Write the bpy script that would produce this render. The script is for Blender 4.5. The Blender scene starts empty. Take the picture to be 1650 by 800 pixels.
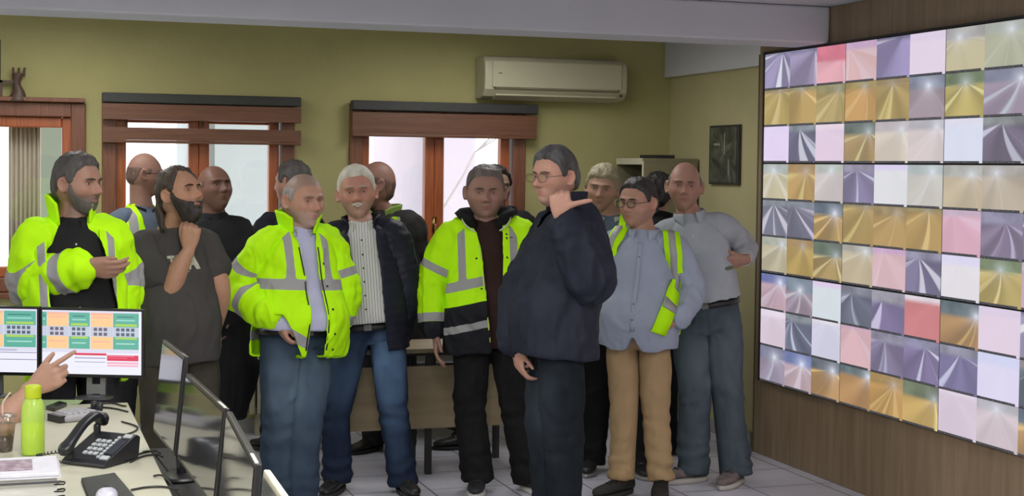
import bpy, bmesh, math, random
import numpy as np
from mathutils import Vector, Matrix
random.seed(7); RS = np.random.RandomState(11)
D = bpy.data; SC = bpy.context.scene; COL = SC.collection

# ------------------------------------------------------------------ camera
EYE = 1.72; F = 2400.0; CY = 350.; SZ = F/3000.      # CY: row of the optical axis (the photo is a vertical crop)
_dy = np.array([18-825., -(258-CY), -F]); _dy /= np.linalg.norm(_dy)
_h2 = np.array([1018-825., -(270-CY), -F])
_up = np.cross(_h2, _dy); _up /= np.linalg.norm(_up)
if _up[1] < 0: _up = -_up
_dx = np.cross(_dy, _up)
R_wc = np.array([_dx, _dy, _up])          # rows: world axes in camera space; world = R_wc @ cam
CAMP = np.array([0., 0., EYE])
cam_d = D.cameras.new('camera'); cam = D.objects.new('camera', cam_d); COL.objects.link(cam)
cam_d.sensor_width = 36.0; cam_d.lens = F/1650*36; cam_d.shift_y = -(400-CY)/1650; cam_d.clip_start = 0.05; cam_d.clip_end = 300
M = Matrix.Identity(4)
for i in range(3):
    for j in range(3): M[i][j] = R_wc[i][j]
M.translation = Vector(CAMP); cam.matrix_world = M
SC.camera = cam
# ------------------------------------------------------------------ light, world, exposure
SC.view_settings.view_transform = 'Standard'; SC.view_settings.look = 'None'
SC.view_settings.gamma = 1.0; SC.view_settings.use_curve_mapping = False
SC.view_settings.exposure = 0.0
w = D.worlds.new('overcast_sky'); SC.world = w; w.use_nodes = True
wn = w.node_tree.nodes; wl = w.node_tree.links
bg = wn['Background']; bg.inputs[1].default_value = 3.2
tc = wn.new('ShaderNodeTexCoord'); sx = wn.new('ShaderNodeSeparateXYZ'); cr = wn.new('ShaderNodeValToRGB')
wl.new(tc.outputs['Generated'], sx.inputs[0]); wl.new(sx.outputs[2], cr.inputs[0]); wl.new(cr.outputs[0], bg.inputs[0])
cr.color_ramp.elements[0].position = 0.0; cr.color_ramp.elements[0].color = (.72, .74, .78, 1)
cr.color_ramp.elements[1].position = 0.6; cr.color_ramp.elements[1].color = (.95, .97, 1, 1)
LAMP_W = 60.0          # watts of a ceiling luminaire
LAMPS = [(-2.4, .2, 1.3), (0.6, .2, 1.5), (3.2, .2, 1.3), (-2.4, 2.8, 1.), (0.6, 2.8, 1.2), (3.2, 2.8, 1.), (-2.2, 5.4, .35), (0.9, 5.4, .35), (-2.2, 8.2, .4), (.3, 8.2, .34), (2.8, 8.2, .28)]  # last three: unseen luminaires added to brighten the back of the room

# ------------------------------------------------------------------ pixel -> world helpers (image taken as 1650 x 800)
def ray(px, py):
    d = R_wc @ np.array([px-825., -(py-CY), -F]); return d/F        # per metre of camera depth
def at_z(px, py, z): return CAMP + ray(px, py)*z*SZ      # z: nominal depth, ppm = 3000/z
def on_y(px, py, Y): d = ray(px, py); return CAMP + d*(Y/d[1])
def on_x(px, py, X): d = ray(px, py); return CAMP + d*(X/d[0])
def on_h(px, py, Z): d = ray(px, py); return CAMP + d*((Z-EYE)/d[2])
def col_h(px, z, Z):                    # point in image column px at camera depth z and world height Z
    z = z*SZ; a = ray(px, 0)[2]; b = ray(px, 800)[2]
    want = (Z-EYE)/z; t = (want-a)/(b-a)
    return CAMP + ray(px, 800*t)*z
CR = ray(1825, CY)-ray(825, CY); CR[2] = 0; CR /= np.linalg.norm(CR)     # camera right, level
UP = np.array([0., 0., 1.]); CF = np.cross(UP, CR)                        # camera forward, level

# ------------------------------------------------------------------ numpy noise
def _hash(ix, iy, iz, s):
    n = (ix*374761393 + iy*668265263 + iz*2147483647 + s*144665) & 0xffffffff
    n = ((n ^ (n >> 13))*1274126177) & 0xffffffff
    n = (n ^ (n >> 16)) & 0xffff
    return n/32767.5 - 1.0
def vnoise(p, s=0):
    p = np.asarray(p, float); i = np.floor(p).astype(np.int64); f = p-i; f = f*f*(3-2*f)
    r = 0
    for dx in (0, 1):
        for dy in (0, 1):
            for dz in (0, 1):
                wgt = (f[:, 0] if dx else 1-f[:, 0])*(f[:, 1] if dy else 1-f[:, 1])*(f[:, 2] if dz else 1-f[:, 2])
                r = r + wgt*_hash(i[:, 0]+dx, i[:, 1]+dy, i[:, 2]+dz, s)
    return r
def fbm(p, s=0, o=3):
    r = 0; a = 1
    for k in range(o): r = r + a*vnoise(p*(2.03**k), s+k*17); a *= .5
    return r
def sst(x, a, b):
    t = np.clip((x-a)/(b-a), 0, 1); return t*t*(3-2*t)

# ------------------------------------------------------------------ materials
MATS = {}
def mat(name, col, rough=.6, metal=0., var=.08, scale=18., bump=.0, bscale=60., emit=None, spec=.5, coat=0., stretch=(1, 1, 1), attrs=(), sheen=0., col2=None, varobj=True):
    if name in MATS: return MATS[name]
    m = D.materials.new(name); m.use_nodes = True; nt = m.node_tree; N = nt.nodes; L = nt.links
    b = N['Principled BSDF']
    tcn = N.new('ShaderNodeTexCoord'); mp = N.new('ShaderNodeMapping'); mp.inputs['Scale'].default_value = stretch
    L.new(tcn.outputs['Object'], mp.inputs[0])
    nz = N.new('ShaderNodeTexNoise'); nz.inputs['Scale'].default_value = scale; nz.inputs['Detail'].default_value = 4
    L.new(mp.outputs[0], nz.inputs['Vector'])
    ramp = N.new('ShaderNodeValToRGB'); L.new(nz.outputs['Fac'], ramp.inputs[0])
    c2 = col2 or tuple(min(1, c*(1+var)+var*.02) for c in col); c1 = col if col2 else tuple(c*(1-var) for c in col)
    ramp.color_ramp.elements[0].position = .3; ramp.color_ramp.elements[0].color = (*c1, 1)
    ramp.color_ramp.elements[1].position = .7; ramp.color_ramp.elements[1].color = (*c2, 1)
    out = ramp.outputs[0]
    for an, ac in attrs:                 # hard-edged colour zones carried by signed-distance attributes
        at = N.new('ShaderNodeAttribute'); at.attribute_name = an
        lt = N.new('ShaderNodeMapRange'); lt.inputs['From Min'].default_value = .0012; lt.inputs['From Max'].default_value = -.0012
        L.new(at.outputs['Fac'], lt.inputs['Value'])
        mx = N.new('ShaderNodeMix'); mx.data_type = 'RGBA'; L.new(lt.outputs[0], mx.inputs[0]); L.new(out, mx.inputs[6]); mx.inputs[7].default_value = (*ac, 1)
        out = mx.outputs[2]
    L.new(out, b.inputs['Base Color'])
    b.inputs['Roughness'].default_value = rough; b.inputs['Metallic'].default_value = metal
    b.inputs['Specular IOR Level'].default_value = spec
    if coat: b.inputs['Coat Weight'].default_value = coat
    if sheen: b.inputs['Sheen Weight'].default_value = sheen
    if emit:
        L.new(out, b.inputs['Emission Color']); b.inputs['Emission Strength'].default_value = emit
    if bump:
        nb = N.new('ShaderNodeTexNoise'); nb.inputs['Scale'].default_value = bscale; nb.inputs['Detail'].default_value = 3
        L.new(mp.outputs[0], nb.inputs['Vector'])
        bp = N.new('ShaderNodeBump'); bp.inputs['Strength'].default_value = bump; bp.inputs['Distance'].default_value = .01
        L.new(nb.outputs['Fac'], bp.inputs['Height']); L.new(bp.outputs[0], b.inputs['Normal'])
    MATS[name] = m; return m
def glassmat(name, tint=(1, 1, 1), mixf=.1, rough=.02):
    if name in MATS: return MATS[name]
    m = D.materials.new(name); m.use_nodes = True; nt = m.node_tree; N = nt.nodes; L = nt.links
    N.remove(N['Principled BSDF']); o = N['Material Output']
    t = N.new('ShaderNodeBsdfTransparent'); t.inputs[0].default_value = (*tint, 1)
    g = N.new('ShaderNodeBsdfGlossy'); g.inputs['Roughness'].default_value = rough
    x = N.new('ShaderNodeMixShader'); x.inputs[0].default_value = mixf
    L.new(t.outputs[0], x.inputs[1]); L.new(g.outputs[0], x.inputs[2]); L.new(x.outputs[0], o.inputs[0])
    MATS[name] = m; return m
def woodmat(name, c1, c2, axis='z', rough=.45, scale=6., gr=14):
    if name in MATS: return MATS[name]
    m = D.materials.new(name); m.use_nodes = True; nt = m.node_tree; N = nt.nodes; L = nt.links; b = N['Principled BSDF']
    tcn = N.new('ShaderNodeTexCoord'); mp = N.new('ShaderNodeMapping')
    s = [gr, gr, gr]; s['xyz'.index(axis)] = .6; mp.inputs['Scale'].default_value = s
    L.new(tcn.outputs['Object'], mp.inputs[0])
    nz = N.new('ShaderNodeTexNoise'); nz.inputs['Scale'].default_value = scale; nz.inputs['Detail'].default_value = 5; nz.inputs['Distortion'].default_value = .6
    L.new(mp.outputs[0], nz.inputs['Vector'])
    r = N.new('ShaderNodeValToRGB'); r.color_ramp.elements[0].position = .32; r.color_ramp.elements[0].color = (*c1, 1)
    r.color_ramp.elements[1].position = .68; r.color_ramp.elements[1].color = (*c2, 1)
    L.new(nz.outputs['Fac'], r.inputs[0]); L.new(r.outputs[0], b.inputs['Base Color']); b.inputs['Roughness'].default_value = rough
    MATS[name] = m; return m

# ------------------------------------------------------------------ scene-graph helpers
def tag(o, label=None, cat=None, group=None, kind=None):
    if label: o['label'] = label
    if cat: o['category'] = cat
    if group: o['group'] = group
    if kind: o['kind'] = kind
    return o
def empty(name, loc, label, cat, group=None, rotz=0.):
    o = D.objects.new(name, None); COL.objects.link(o); o.location = Vector(loc); o.rotation_euler = (0, 0, rotz); o.empty_display_size = .1
    o['_b'] = 1; del o['_b']
    return tag(o, label, cat, group)
def origin_of(o):
    p = Vector((0, 0, 0))
    while o is not None: p += o.location; o = o.parent
    return p
def mk(name, verts, faces, m, parent=None, smooth=True, world=True, mi=None):
    me = D.meshes.new(name)
    v = np.asarray(verts, float)
    if parent is not None and world: v = v - np.array(origin_of(parent))
    me.from_pydata([tuple(x) for x in v], [], [tuple(f) for f in faces]); me.update()
    bm = bmesh.new(); bm.from_mesh(me); bmesh.ops.recalc_face_normals(bm, faces=bm.faces); bm.to_mesh(me); bm.free()
    ms = m if isinstance(m, (list, tuple)) else [m]
    for q in ms: me.materials.append(q)
    if mi is not None: me.polygons.foreach_set('material_index', mi)
    me.polygons.foreach_set('use_smooth', [smooth]*len(me.polygons))
    o = D.objects.new(name, me); COL.objects.link(o)
    if parent is not None: o.parent = parent
    return o
def bevel(o, wdt=.004, seg=2):
    b = o.modifiers.new('bevel', 'BEVEL'); b.width = wdt; b.segments = seg; b.limit_method = 'ANGLE'; b.angle_limit = math.radians(40)
    return o
def solid(o, t, off=-1):
    s = o.modifiers.new('solid', 'SOLIDIFY'); s.thickness = t; s.offset = off; return o
class MB:                                     # mesh builder: boxes, bars, tubes, lofts
    def __init__(s): s.v = []; s.f = []
    def add(s, v, f):
        n = len(s.v); s.v += [tuple(map(float, x)) for x in v]; s.f += [tuple(i+n for i in q) for q in f]; return s
    def box(s, a, b, rot=None, piv=None):
        (x0, y0, z0), (x1, y1, z1) = a, b
        v = [(x0, y0, z0), (x1, y0, z0), (x1, y1, z0), (x0, y1, z0), (x0, y0, z1), (x1, y0, z1), (x1, y1, z1), (x0, y1, z1)]
        if rot is not None:
            p = Vector(piv if piv is not None else ((x0+x1)/2, (y0+y1)/2, (z0+z1)/2)); v = [tuple(rot @ (Vector(q)-p) + p) for q in v]
        return s.add(v, [(0, 3, 2, 1), (4, 5, 6, 7), (0, 1, 5, 4), (1, 2, 6, 5), (2, 3, 7, 6), (3, 0, 4, 7)])
    def obox(s, c, ax, ay, az):               # oriented box: centre and half-axis vectors
        c, ax, ay, az = map(np.asarray, (c, ax, ay, az)); v = []
        for k in (-1, 1):
            for i, j in ((-1, -1), (1, -1), (1, 1), (-1, 1)): v.append(c+ax*i+ay*j+az*k)
        return s.add(v, [(0, 3, 2, 1), (4, 5, 6, 7), (0, 1, 5, 4), (1, 2, 6, 5), (2, 3, 7, 6), (3, 0, 4, 7)])
    def tube(s, pts, r, n=10, sub=4):
        pts = [np.asarray(p, float) for p in pts]
        rr = r if isinstance(r, (list, tuple)) else [r]*len(pts)
        v, f = tube_mesh(pts, rr, n, sub); return s.add(v, f)
    def lathe(s, c, prof, n=28, ax=None):     # profile (r, h) about the vertical through c
        v = []; c = np.asarray(c, float)
        for r, h in prof:
            for k in range(n):
                a = 2*math.pi*k/n; v.append(c+np.array([r*math.cos(a), r*math.sin(a), h]))
        f = []
        for i in range(len(prof)-1):
            for k in range(n): f.append((i*n+k, i*n+(k+1) % n, (i+1)*n+(k+1) % n, (i+1)*n+k))
        f.append(tuple(range(n))[::-1]); m0 = (len(prof)-1)*n; f.append(tuple(m0+k for k in range(n)))
        return s.add(v, f)
    def ell(s, c, ax, ay, az, nu=16, nv=10):  # ellipsoid with half-axis vectors
        c, ax, ay, az = map(np.asarray, (c, ax, ay, az)); v = [c-az]; f = []
        for i in range(1, nv):
            t = math.pi*i/nv
            for k in range(nu):
                a = 2*math.pi*k/nu; v.append(c+ax*math.sin(t)*math.cos(a)+ay*math.sin(t)*math.sin(a)-az*math.cos(t))
        v.append(c+az)
        for k in range(nu): f.append((0, 1+(k+1) % nu, 1+k)); f.append((len(v)-1, 1+(nv-2)*nu+k, 1+(nv-2)*nu+(k+1) % nu))
        for i in range(nv-2):
            for k in range(nu): f.append((1+i*nu+k, 1+i*nu+(k+1) % nu, 1+(i+1)*nu+(k+1) % nu, 1+(i+1)*nu+k))
        return s.add(v, f)
    def build(s, name, m, parent=None, smooth=False, **k): return mk(name, s.v, s.f, m, parent, smooth, **k)
def catmull(K, sub):
    K = np.asarray(K, float); n = len(K)
    if n < 3: return np.array([K[0]+(K[-1]-K[0])*t for t in np.linspace(0, 1, sub+1)])
    out = []
    for i in range(n-1):
        p0 = K[max(i-1, 0)]; p1 = K[i]; p2 = K[i+1]; p3 = K[min(i+2, n-1)]
        for k in range(sub):
            t = k/sub
            out.append(.5*((2*p1)+(-p0+p2)*t+(2*p0-5*p1+4*p2-p3)*t*t+(-p0+3*p1-3*p2+p3)*t**3))
    out.append(K[-1]); return np.array(out)
def tube_mesh(pts, rr, n=12, sub=4, cap=True):
    K = np.hstack([np.array(pts), np.array(rr)[:, None]]); K = catmull(K, sub)
    P = K[:, :3]; R = K[:, 3]; T = np.gradient(P, axis=0); T /= np.linalg.norm(T, axis=1)[:, None]+1e-12
    ref = np.array([0, 0, 1.]) if abs(T[0][2]) < .9 else np.array([1., 0, 0])
    u = np.cross(ref, T[0]); u /= np.linalg.norm(u); rings = []
    if cap:
        for q, sh in ((.35, -.85), (.75, -.55)): rings.append((P[0]+T[0]*R[0]*sh*.8, None, R[0]*q))
    for i in range(len(P)):
        u = u-T[i]*np.dot(u, T[i]); u /= np.linalg.norm(u); rings.append((P[i], u, R[i]))
        if i == 0:
            for j in range(len(rings)-1): rings[j] = (rings[j][0], u, rings[j][2])
    if cap:
        for q, sh in ((.75, .55), (.35, .85)): rings.append((P[-1]+T[-1]*R[-1]*sh*.8, u, R[-1]*q))
    v = []; f = []; m = len(rings)
    Tn = [T[0]]*2*cap+list(T)+[T[-1]]*2*cap if cap else list(T)
    for (c, uu, r), t in zip(rings, Tn):
        w_ = np.cross(t, uu)
        for k in range(n):
            a = 2*math.pi*k/n; v.append(c+r*(uu*math.cos(a)+w_*math.sin(a)))
    for i in range(m-1):
        for k in range(n): f.append((i*n+k, i*n+(k+1) % n, (i+1)*n+(k+1) % n, (i+1)*n+k))
    f.append(tuple(range(n))[::-1]); f.append(tuple((m-1)*n+k for k in range(n)))
    return v, f
def loft(keys, n=28, sub=4, e=2.3):
    """keys: (centre, half-vector u, half-vector v); superelliptic rings, closed ends"""
    K = catmull(np.array([np.concatenate([np.asarray(a, float) for a in k]) for k in keys]), sub)
    v = []; f = []
    th = np.arange(n)*2*math.pi/n
    cx = np.sign(np.cos(th))*np.abs(np.cos(th))**(2/e); cy = np.sign(np.sin(th))*np.abs(np.sin(th))**(2/e)
    for r in K:
        for k in range(n): v.append(r[:3]+r[3:6]*cx[k]+r[6:9]*cy[k])
    m = len(K)
    for i in range(m-1):
        for k in range(n): f.append((i*n+k, i*n+(k+1) % n, (i+1)*n+(k+1) % n, (i+1)*n+k))
    f.append(tuple(range(n))[::-1]); f.append(tuple((m-1)*n+k for k in range(n)))
    return v, f
def remesh(v, f, vox):
    me = D.meshes.new('tmp'); me.from_pydata([tuple(map(float, x)) for x in v], [], f); me.update()
    bm = bmesh.new(); bm.from_mesh(me); bmesh.ops.triangulate(bm, faces=bm.faces[:]); bmesh.ops.recalc_face_normals(bm, faces=bm.faces); bm.to_mesh(me); bm.free()
    o = D.objects.new('tmp', me); COL.objects.link(o)
    r = o.modifiers.new('r', 'REMESH'); r.mode = 'VOXEL'; r.voxel_size = vox; r.adaptivity = 0
    dg = bpy.context.evaluated_depsgraph_get(); ev = o.evaluated_get(dg); m2 = ev.to_mesh()
    nv = len(m2.vertices); co = np.empty(nv*3); m2.vertices.foreach_get('co', co); co = co.reshape(-1, 3)
    fs = [tuple(p.vertices) for p in m2.polygons]; ed = np.empty(len(m2.edges)*2, dtype=np.int32); m2.edges.foreach_get('vertices', ed)
    ev.to_mesh_clear(); D.objects.remove(o); D.meshes.remove(me)
    return co, fs, ed.reshape(-1, 2)
def relax(co, ed, w_, it):
    n = len(co); deg = np.bincount(ed.ravel(), minlength=n)[:, None]+1e-9
    w_ = np.broadcast_to(np.asarray(w_, float), (n,))[:, None]
    for _ in range(it):
        s = np.zeros_like(co)
        for a in range(3):
            s[:, a] = np.bincount(ed[:, 0], co[ed[:, 1], a], n)+np.bincount(ed[:, 1], co[ed[:, 0], a], n)
        co = co+w_*(s/deg-co)
    return co
def vnormals(co, fs):
    q = np.array([(f[0], f[1], f[2], f[-1]) for f in fs]); n = np.cross(co[q[:, 2]]-co[q[:, 0]], co[q[:, 3]]-co[q[:, 1]])
    vn = np.zeros_like(co)
    for k in range(4):
        for a in range(3): vn[:, a] += np.bincount(q[:, k], n[:, a], len(co))
    return vn/(np.linalg.norm(vn, axis=1)[:, None]+1e-12)
def setattr_f(o, name, vals):
    a = o.data.attributes.new(name, 'FLOAT', 'POINT'); a.data.foreach_set('value', np.asarray(vals, dtype=np.float32))
def setcol(o, cols):
    a = o.data.color_attributes.new('Col', 'FLOAT_COLOR', 'POINT'); c = np.ones((len(cols), 4), np.float32); c[:, :3] = cols
    a.data.foreach_set('color', c.ravel())
def unit(v): v = np.asarray(v, float); return v/np.linalg.norm(v)
# ================================================================== THE ROOM
_cp = at_z(1063, 300, 12.93); YB = _cp[1]; XS = _cp[0]+.07; XW = XS-.06; XL = -4.0; YF = -3.0; ZC = 2.62
BEAM_Y0, BEAM_Y1, BEAM_Z = YB*.765, YB*.80, 2.415
wall_m = mat('olive_yellow_plaster', (.40, .375, .165), .85, var=.05, scale=3, bump=.15, bscale=40)
side_m = mat('pale_yellow_plaster', (.47, .43, .235), .85, var=.05, scale=3, bump=.15, bscale=40)
white_m = mat('white_paint', (.62, .63, .66), .8, var=.03, scale=2, bump=.1, bscale=30)
ceil_m = mat('ceiling_paint', (.50, .51, .56), .85, var=.03, scale=2)

# openings in the back wall (x0, x1, z0, z1)
def wx(px, py=255): return on_y(px, py, YB)[0]
def wz(px, py): return on_y(px, py, YB)[2]
OP = [(wx(-170), wx(138), wz(60, 470), wz(100, 166)),
      (wx(164), wx(474), wz(300, 458), wz(300, 160)),
      (wx(562), wx(845), wz(700, 462), wz(700, 170))]
def wall_with_holes(name, x0, x1, z0, z1, y0, y1, ops, m):
    b = MB(); xs = sorted(ops); cur = x0
    for (a, c, zz0, zz1) in xs:
        b.box((cur, y0, z0), (a, y1, z1)); b.box((a, y0, z0), (c, y1, zz0)); b.box((a, y0, zz1), (c, y1, z1)); cur = c
    b.box((cur, y0, z0), (x1, y1, z1))
    return tag(b.build(name, m), kind='structure')
wall_with_holes('wall_back', XL-.2, XS+.2, 0, ZC, YB, YB+.28, OP, wall_m)
# left wall with a large daylight window out of the frame
LWO = [(.2, 2.6, .95, 2.2), (4.0, 6.4, .95, 2.2)]
b = MB(); cur = YF
for (a, c, z0, z1) in LWO:
    b.box((XL-.25, cur, 0), (XL, a, ZC)); b.box((XL-.25, a, 0), (XL, c, z0)); b.box((XL-.25, a, z1), (XL, c, ZC)); cur = c
b.box((XL-.25, cur, 0), (XL, YB, ZC)); tag(b.build('wall_left', wall_m), kind='structure')
tag(MB().box((XS, YF, 0), (XS+.2, YB, ZC)).build('wall_right', side_m), kind='structure')
tag(MB().box((XL-.25, YF-.2, 0), (XS+.2, YF, ZC)).build('wall_front', wall_m), kind='structure')
tag(MB().box((XL-.25, YF-.2, ZC), (XS+.2, YB+.28, ZC+.15)).build('ceiling', ceil_m), kind='structure')
# cross beam and the white box beam on the side wall
tag(bevel(MB().box((XL, BEAM_Y0, BEAM_Z), (XW-.004, BEAM_Y1, ZC-.002)).build('trim_1', mat('beam_paint', (.50, .505, .56), .8, var=.03, scale=2)), .012), kind='structure')
tag(bevel(MB().box((XS-.05, BEAM_Y1+.002, 2.345), (XS+.0, YB-.002, ZC-.002)).build('trim_2', white_m), .006), kind='structure')
# skirting
tag(MB().box((XL, YB-.018, 0), (XS-.06, YB-.001, .09)).build('baseboard_back', mat('grey_skirting_tile', (.33, .32, .31), .4, var=.06, scale=10)), kind='structure')
tag(MB().box((XS-.018, on_x(1222, 300, XS)[1]+.02, 0), (XS-.001, YB-.02, .09)).build('baseboard_right', mat('grey_skirting_tile', (.33, .32, .31), .4)), kind='structure')
# floor : large pale tiles
fm = D.materials.new('floor_tiles'); fm.use_nodes = True; nt = fm.node_tree; N = nt.nodes; L = nt.links; bs = N['Principled BSDF']
tcn = N.new('ShaderNodeTexCoord'); mp = N.new('ShaderNodeMapping'); mp.inputs['Rotation'].default_value = (0, 0, .0)
L.new(tcn.outputs['Object'], mp.inputs[0]); br = N.new('ShaderNodeTexBrick'); br.offset = 0; br.inputs['Scale'].default_value = 1
br.inputs['Brick Width'].default_value = .42; br.inputs['Row Height'].default_value = .42; br.inputs['Mortar Size'].default_value = .005
br.inputs['Color1'].default_value = (.56, .56, .65, 1); br.inputs['Color2'].default_value = (.60, .60, .69, 1); br.inputs['Mortar'].default_value = (.16, .16, .17, 1)
L.new(mp.outputs[0], br.inputs[0])
nz = N.new('ShaderNodeTexNoise'); nz.inputs['Scale'].default_value = 5; nz.inputs['Detail'].default_value = 6; L.new(tcn.outputs['Object'], nz.inputs[0])
mx = N.new('ShaderNodeMix'); mx.data_type = 'RGBA'; mx.blend_type = 'MULTIPLY'; mx.inputs[0].default_value = .5
rp = N.new('ShaderNodeValToRGB'); rp.color_ramp.elements[0].color = (.6, .6, .6, 1); rp.color_ramp.elements[1].color = (1.1, 1.1, 1.1, 1)
L.new(nz.outputs['Fac'], rp.inputs[0]); L.new(br.outputs[0], mx.inputs[6]); L.new(rp.outputs[0], mx.inputs[7]); L.new(mx.outputs[2], bs.inputs['Base Color'])
bs.inputs['Roughness'].default_value = .32; bs.inputs['Specular IOR Level'].default_value = .6
tag(MB().box((XL-.25, YF-.2, -.1), (XS+.2, YB+.28, 0)).build('floor', fm), kind='structure')

# ------------------------------------------------------------------ windows
frame_m = woodmat('orange_varnished_wood', (.30, .07, .022), (.45, .13, .04), 'z', .35)
dark_m = woodmat('dark_varnished_wood', (.14, .05, .028), (.22, .085, .045), 'z', .4)
pane_m = glassmat('window_glass', (.97, .98, .98), .06)
def ring(b, x0, x1, z0, z1, y0, y1, t, tb=None):
    tb = tb or t
    b.box((x0, y0, z0), (x0+t, y1, z1)); b.box((x1-t, y0, z0), (x1, y1, z1))
    b.box((x0+t, y0, z1-t), (x1-t, y1, z1)); b.box((x0+t, y0, z0), (x1-t, y1, z0+tb)); return b
def window(n, op, sash, handle=True):
    x0, x1, z0, z1 = op; yo = YB-.03
    fr = ring(MB(), x0+.001, x1-.001, z0+.001, z1-.001, yo, YB+.12, .085).build(f'window_{n}', dark_m); tag(bevel(fr, .006), kind='structure')
    for (a, c) in sash:
        s = ring(MB(), a, c, z0+.087, z1-.087, YB+.01, YB+.08, .065).build('sash', frame_m, fr); bevel(s, .008)
        MB().box((a+.066, YB+.04, z0+.153), (c-.066, YB+.046, z1-.153)).build('pane', pane_m, s)
    if handle:
        xm = (sash[0][1]+sash[1][0])/2; hz = on_y(705, 362, YB)[2]
        h = MB().tube([(xm, YB+.008, hz), (xm, YB-.03, hz)], .008).tube([(xm, YB-.03, hz), (xm-.0, YB-.032, hz-.09)], .007)
        h.box((xm-.014, YB+.0, hz-.05), (xm+.014, YB+.009, hz+.05)).build('handle', mat('aged_brass', (.35, .22, .08), .35, 1.), fr, True)
    return fr
w2 = window(1, OP[1], [(wx(186), wx(321)), (wx(321), wx(450))])
w3 = window(2, OP[2], [(wx(580), wx(701)), (wx(701), wx(822))])
w1 = window(3, OP[0], [(wx(-165), wx(118))], False)
for n, (o, ls, c) in enumerate((( OP[1], 'a', 0), (OP[2], 'b', 0))):
    pass
tag(bevel(MB().box((OP[1][0]-.04, YB-.07, OP[1][2]-.035), (OP[1][1]+.04, YB+.10, OP[1][2]-.001)).build('trim_3', frame_m), .006), kind='structure')
tag(bevel(MB().box((OP[2][0]-.04, YB-.07, OP[2][2]-.035), (OP[2][1]+.04, YB+.10, OP[2][2]-.001)).build('trim_4', frame_m), .006), kind='structure')
tag(bevel(MB().box((OP[0][0]-.04, YB-.07, OP[0][2]-.035), (OP[0][1]+.04, YB+.10, OP[0][2]-.001)).build('trim_5', dark_m), .006), kind='structure')
# daylight windows of the left wall (outside the frame)
for i, (a, c, z0, z1) in enumerate(LWO):
    bb = MB()
    for (p, q) in ((a, (a+c)/2), ((a+c)/2, c)):
        bb.box((XL-.12, p, z0), (XL-.05, p+.07, z1)); bb.box((XL-.12, q-.07, z0), (XL-.05, q, z1)); bb.box((XL-.12, p+.07, z0), (XL-.05, q-.07, z0+.07)); bb.box((XL-.12, p+.07, z1-.07), (XL-.05, q-.07, z1))
    fr = bb.build(f'window_{4+i}', frame_m); tag(fr, kind='structure')
    MB().box((XL-.09, a+.07, z0+.07), (XL-.085, c-.07, z1-.07)).build('pane', pane_m, fr)
    
def portal(loc, rot, sx_, sy_):
    l = D.lights.new('daylight_portal', 'AREA'); l.shape = 'RECTANGLE'; l.size = sx_; l.size_y = sy_; l.cycles.is_portal = True
    o = D.objects.new('daylight_portal', l); COL.objects.link(o); o.location = loc; o.rotation_euler = rot
for (x0, x1, z0, z1) in OP: portal(((x0+x1)/2, YB+.26, (z0+z1)/2), (math.radians(-90), 0, 0), x1-x0, z1-z0)
for (a, c, z0, z1) in LWO: portal((XL-.22, (a+c)/2, (z0+z1)/2), (0, math.radians(-90), 0), z1-z0, c-a)

# venetian blinds, partly raised
slat_m = woodmat('brown_blind_slat', (.115, .045, .022), (.17, .07, .035), 'x', .4)
def blind(pxa, pxb, bands, label, hz):
    xa, xb = wx(pxa), wx(pxb); z1, z0 = hz
    t = empty('venetian_blind', ((xa+xb)/2, YB-.06, z0), label, 'window blind', 'wooden blinds on the back wall windows')
    bevel(MB().box((xa, YB-.11, z0), (xb, YB-.031, z1)).build('head_rail', mat('blind_head_rail', (.028, .03, .03), .5), t), .006)
    for (za, zb, n, xo) in bands:
        b_ = MB()
        for k in range(n):
            z = zb+(za-zb)*(k+.5)/n; h = (za-zb)/n*.53
            b_.box((xa, YB-.105, z-h), (xb-xo, YB-.052, z+h), Matrix.Rotation(random.uniform(-.03, .03), 3, 'X'))
        b_.build('slat_stack', slat_m, t)
    for f in (.12, .5, .88):
        x = xa+(xb-xa)*f; MB().box((x-.009, YB-.049, bands[-1][1]), (x+.009, YB-.046, z0)).build('ladder_tape', mat('blind_tape', (.10, .05, .03), .8), t)
    b_ = MB().box((xa, YB-.11, bands[-1][1]-.02), (xb-bands[-1][3], YB-.048, bands[-1][1]-.002)); bevel(b_.build('bottom_rail', slat_m, t), .004)
Z = lambda px, py: on_y(px, py, YB-.08)[2]
blind(163, 480, [(Z(320, 170.5), Z(320, 195), 4, 0), (Z(320, 208), Z(320, 227), 3, 0)], 'brown wooden blind with a bright gap, over the window behind the bald men at left', (Z(320, 153), Z(320, 168.5)))
blind(562, 858, [(Z(700, 184), Z(700, 217), 5, .01)], 'brown wooden blind above the window right of centre, its slats gathered in one band', (Z(700, 165), Z(700, 180.5)))

# ------------------------------------------------------------------ outside
snow = mat('pale_ground_outside', (.8, .8, .82), .9, var=.04)
tag(MB().box((-40, YB+.9, -1.4), (40, 60, -1.2)).build('ground_outside', snow), kind='structure')
tag(MB().box((-60, -20, -1.4), (XL-.8, YB+.9, -1.2)).build('ground_outside', snow), kind='structure')
def outbuilding(px0, px1, Y, zt, col, label):
    x0 = on_y(px0, 255, Y)[0]; x1 = on_y(px1, 255, Y)[0]
    t = empty('outside_block', ((x0+x1)/2, Y+2, -1.2), label, 'building')
    MB().box((x0, Y, -1.2), (x1, Y+4, zt)).build('wall', mat('pale_render_'+label[:6].strip().replace(' ', '_'), col, .9, var=.05, scale=.8), t)
    MB().box((x0-.2, Y-.2, zt), (x1+.2, Y+4.2, zt+.15)).build('roof', mat('grey_roof', (.4, .4, .42), .8), t)
outbuilding(346, 470, YB+7, 6., (.40, .425, .42), 'greyish rendered building outside the right pane of the window at left')  # block added only to give the right pane its grey tone
outbuilding(66, 130, YB+5, 6., (.16, .18, .135), 'dull green building outside the far left window')  # block added in place of reflections in the opened sash
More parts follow.
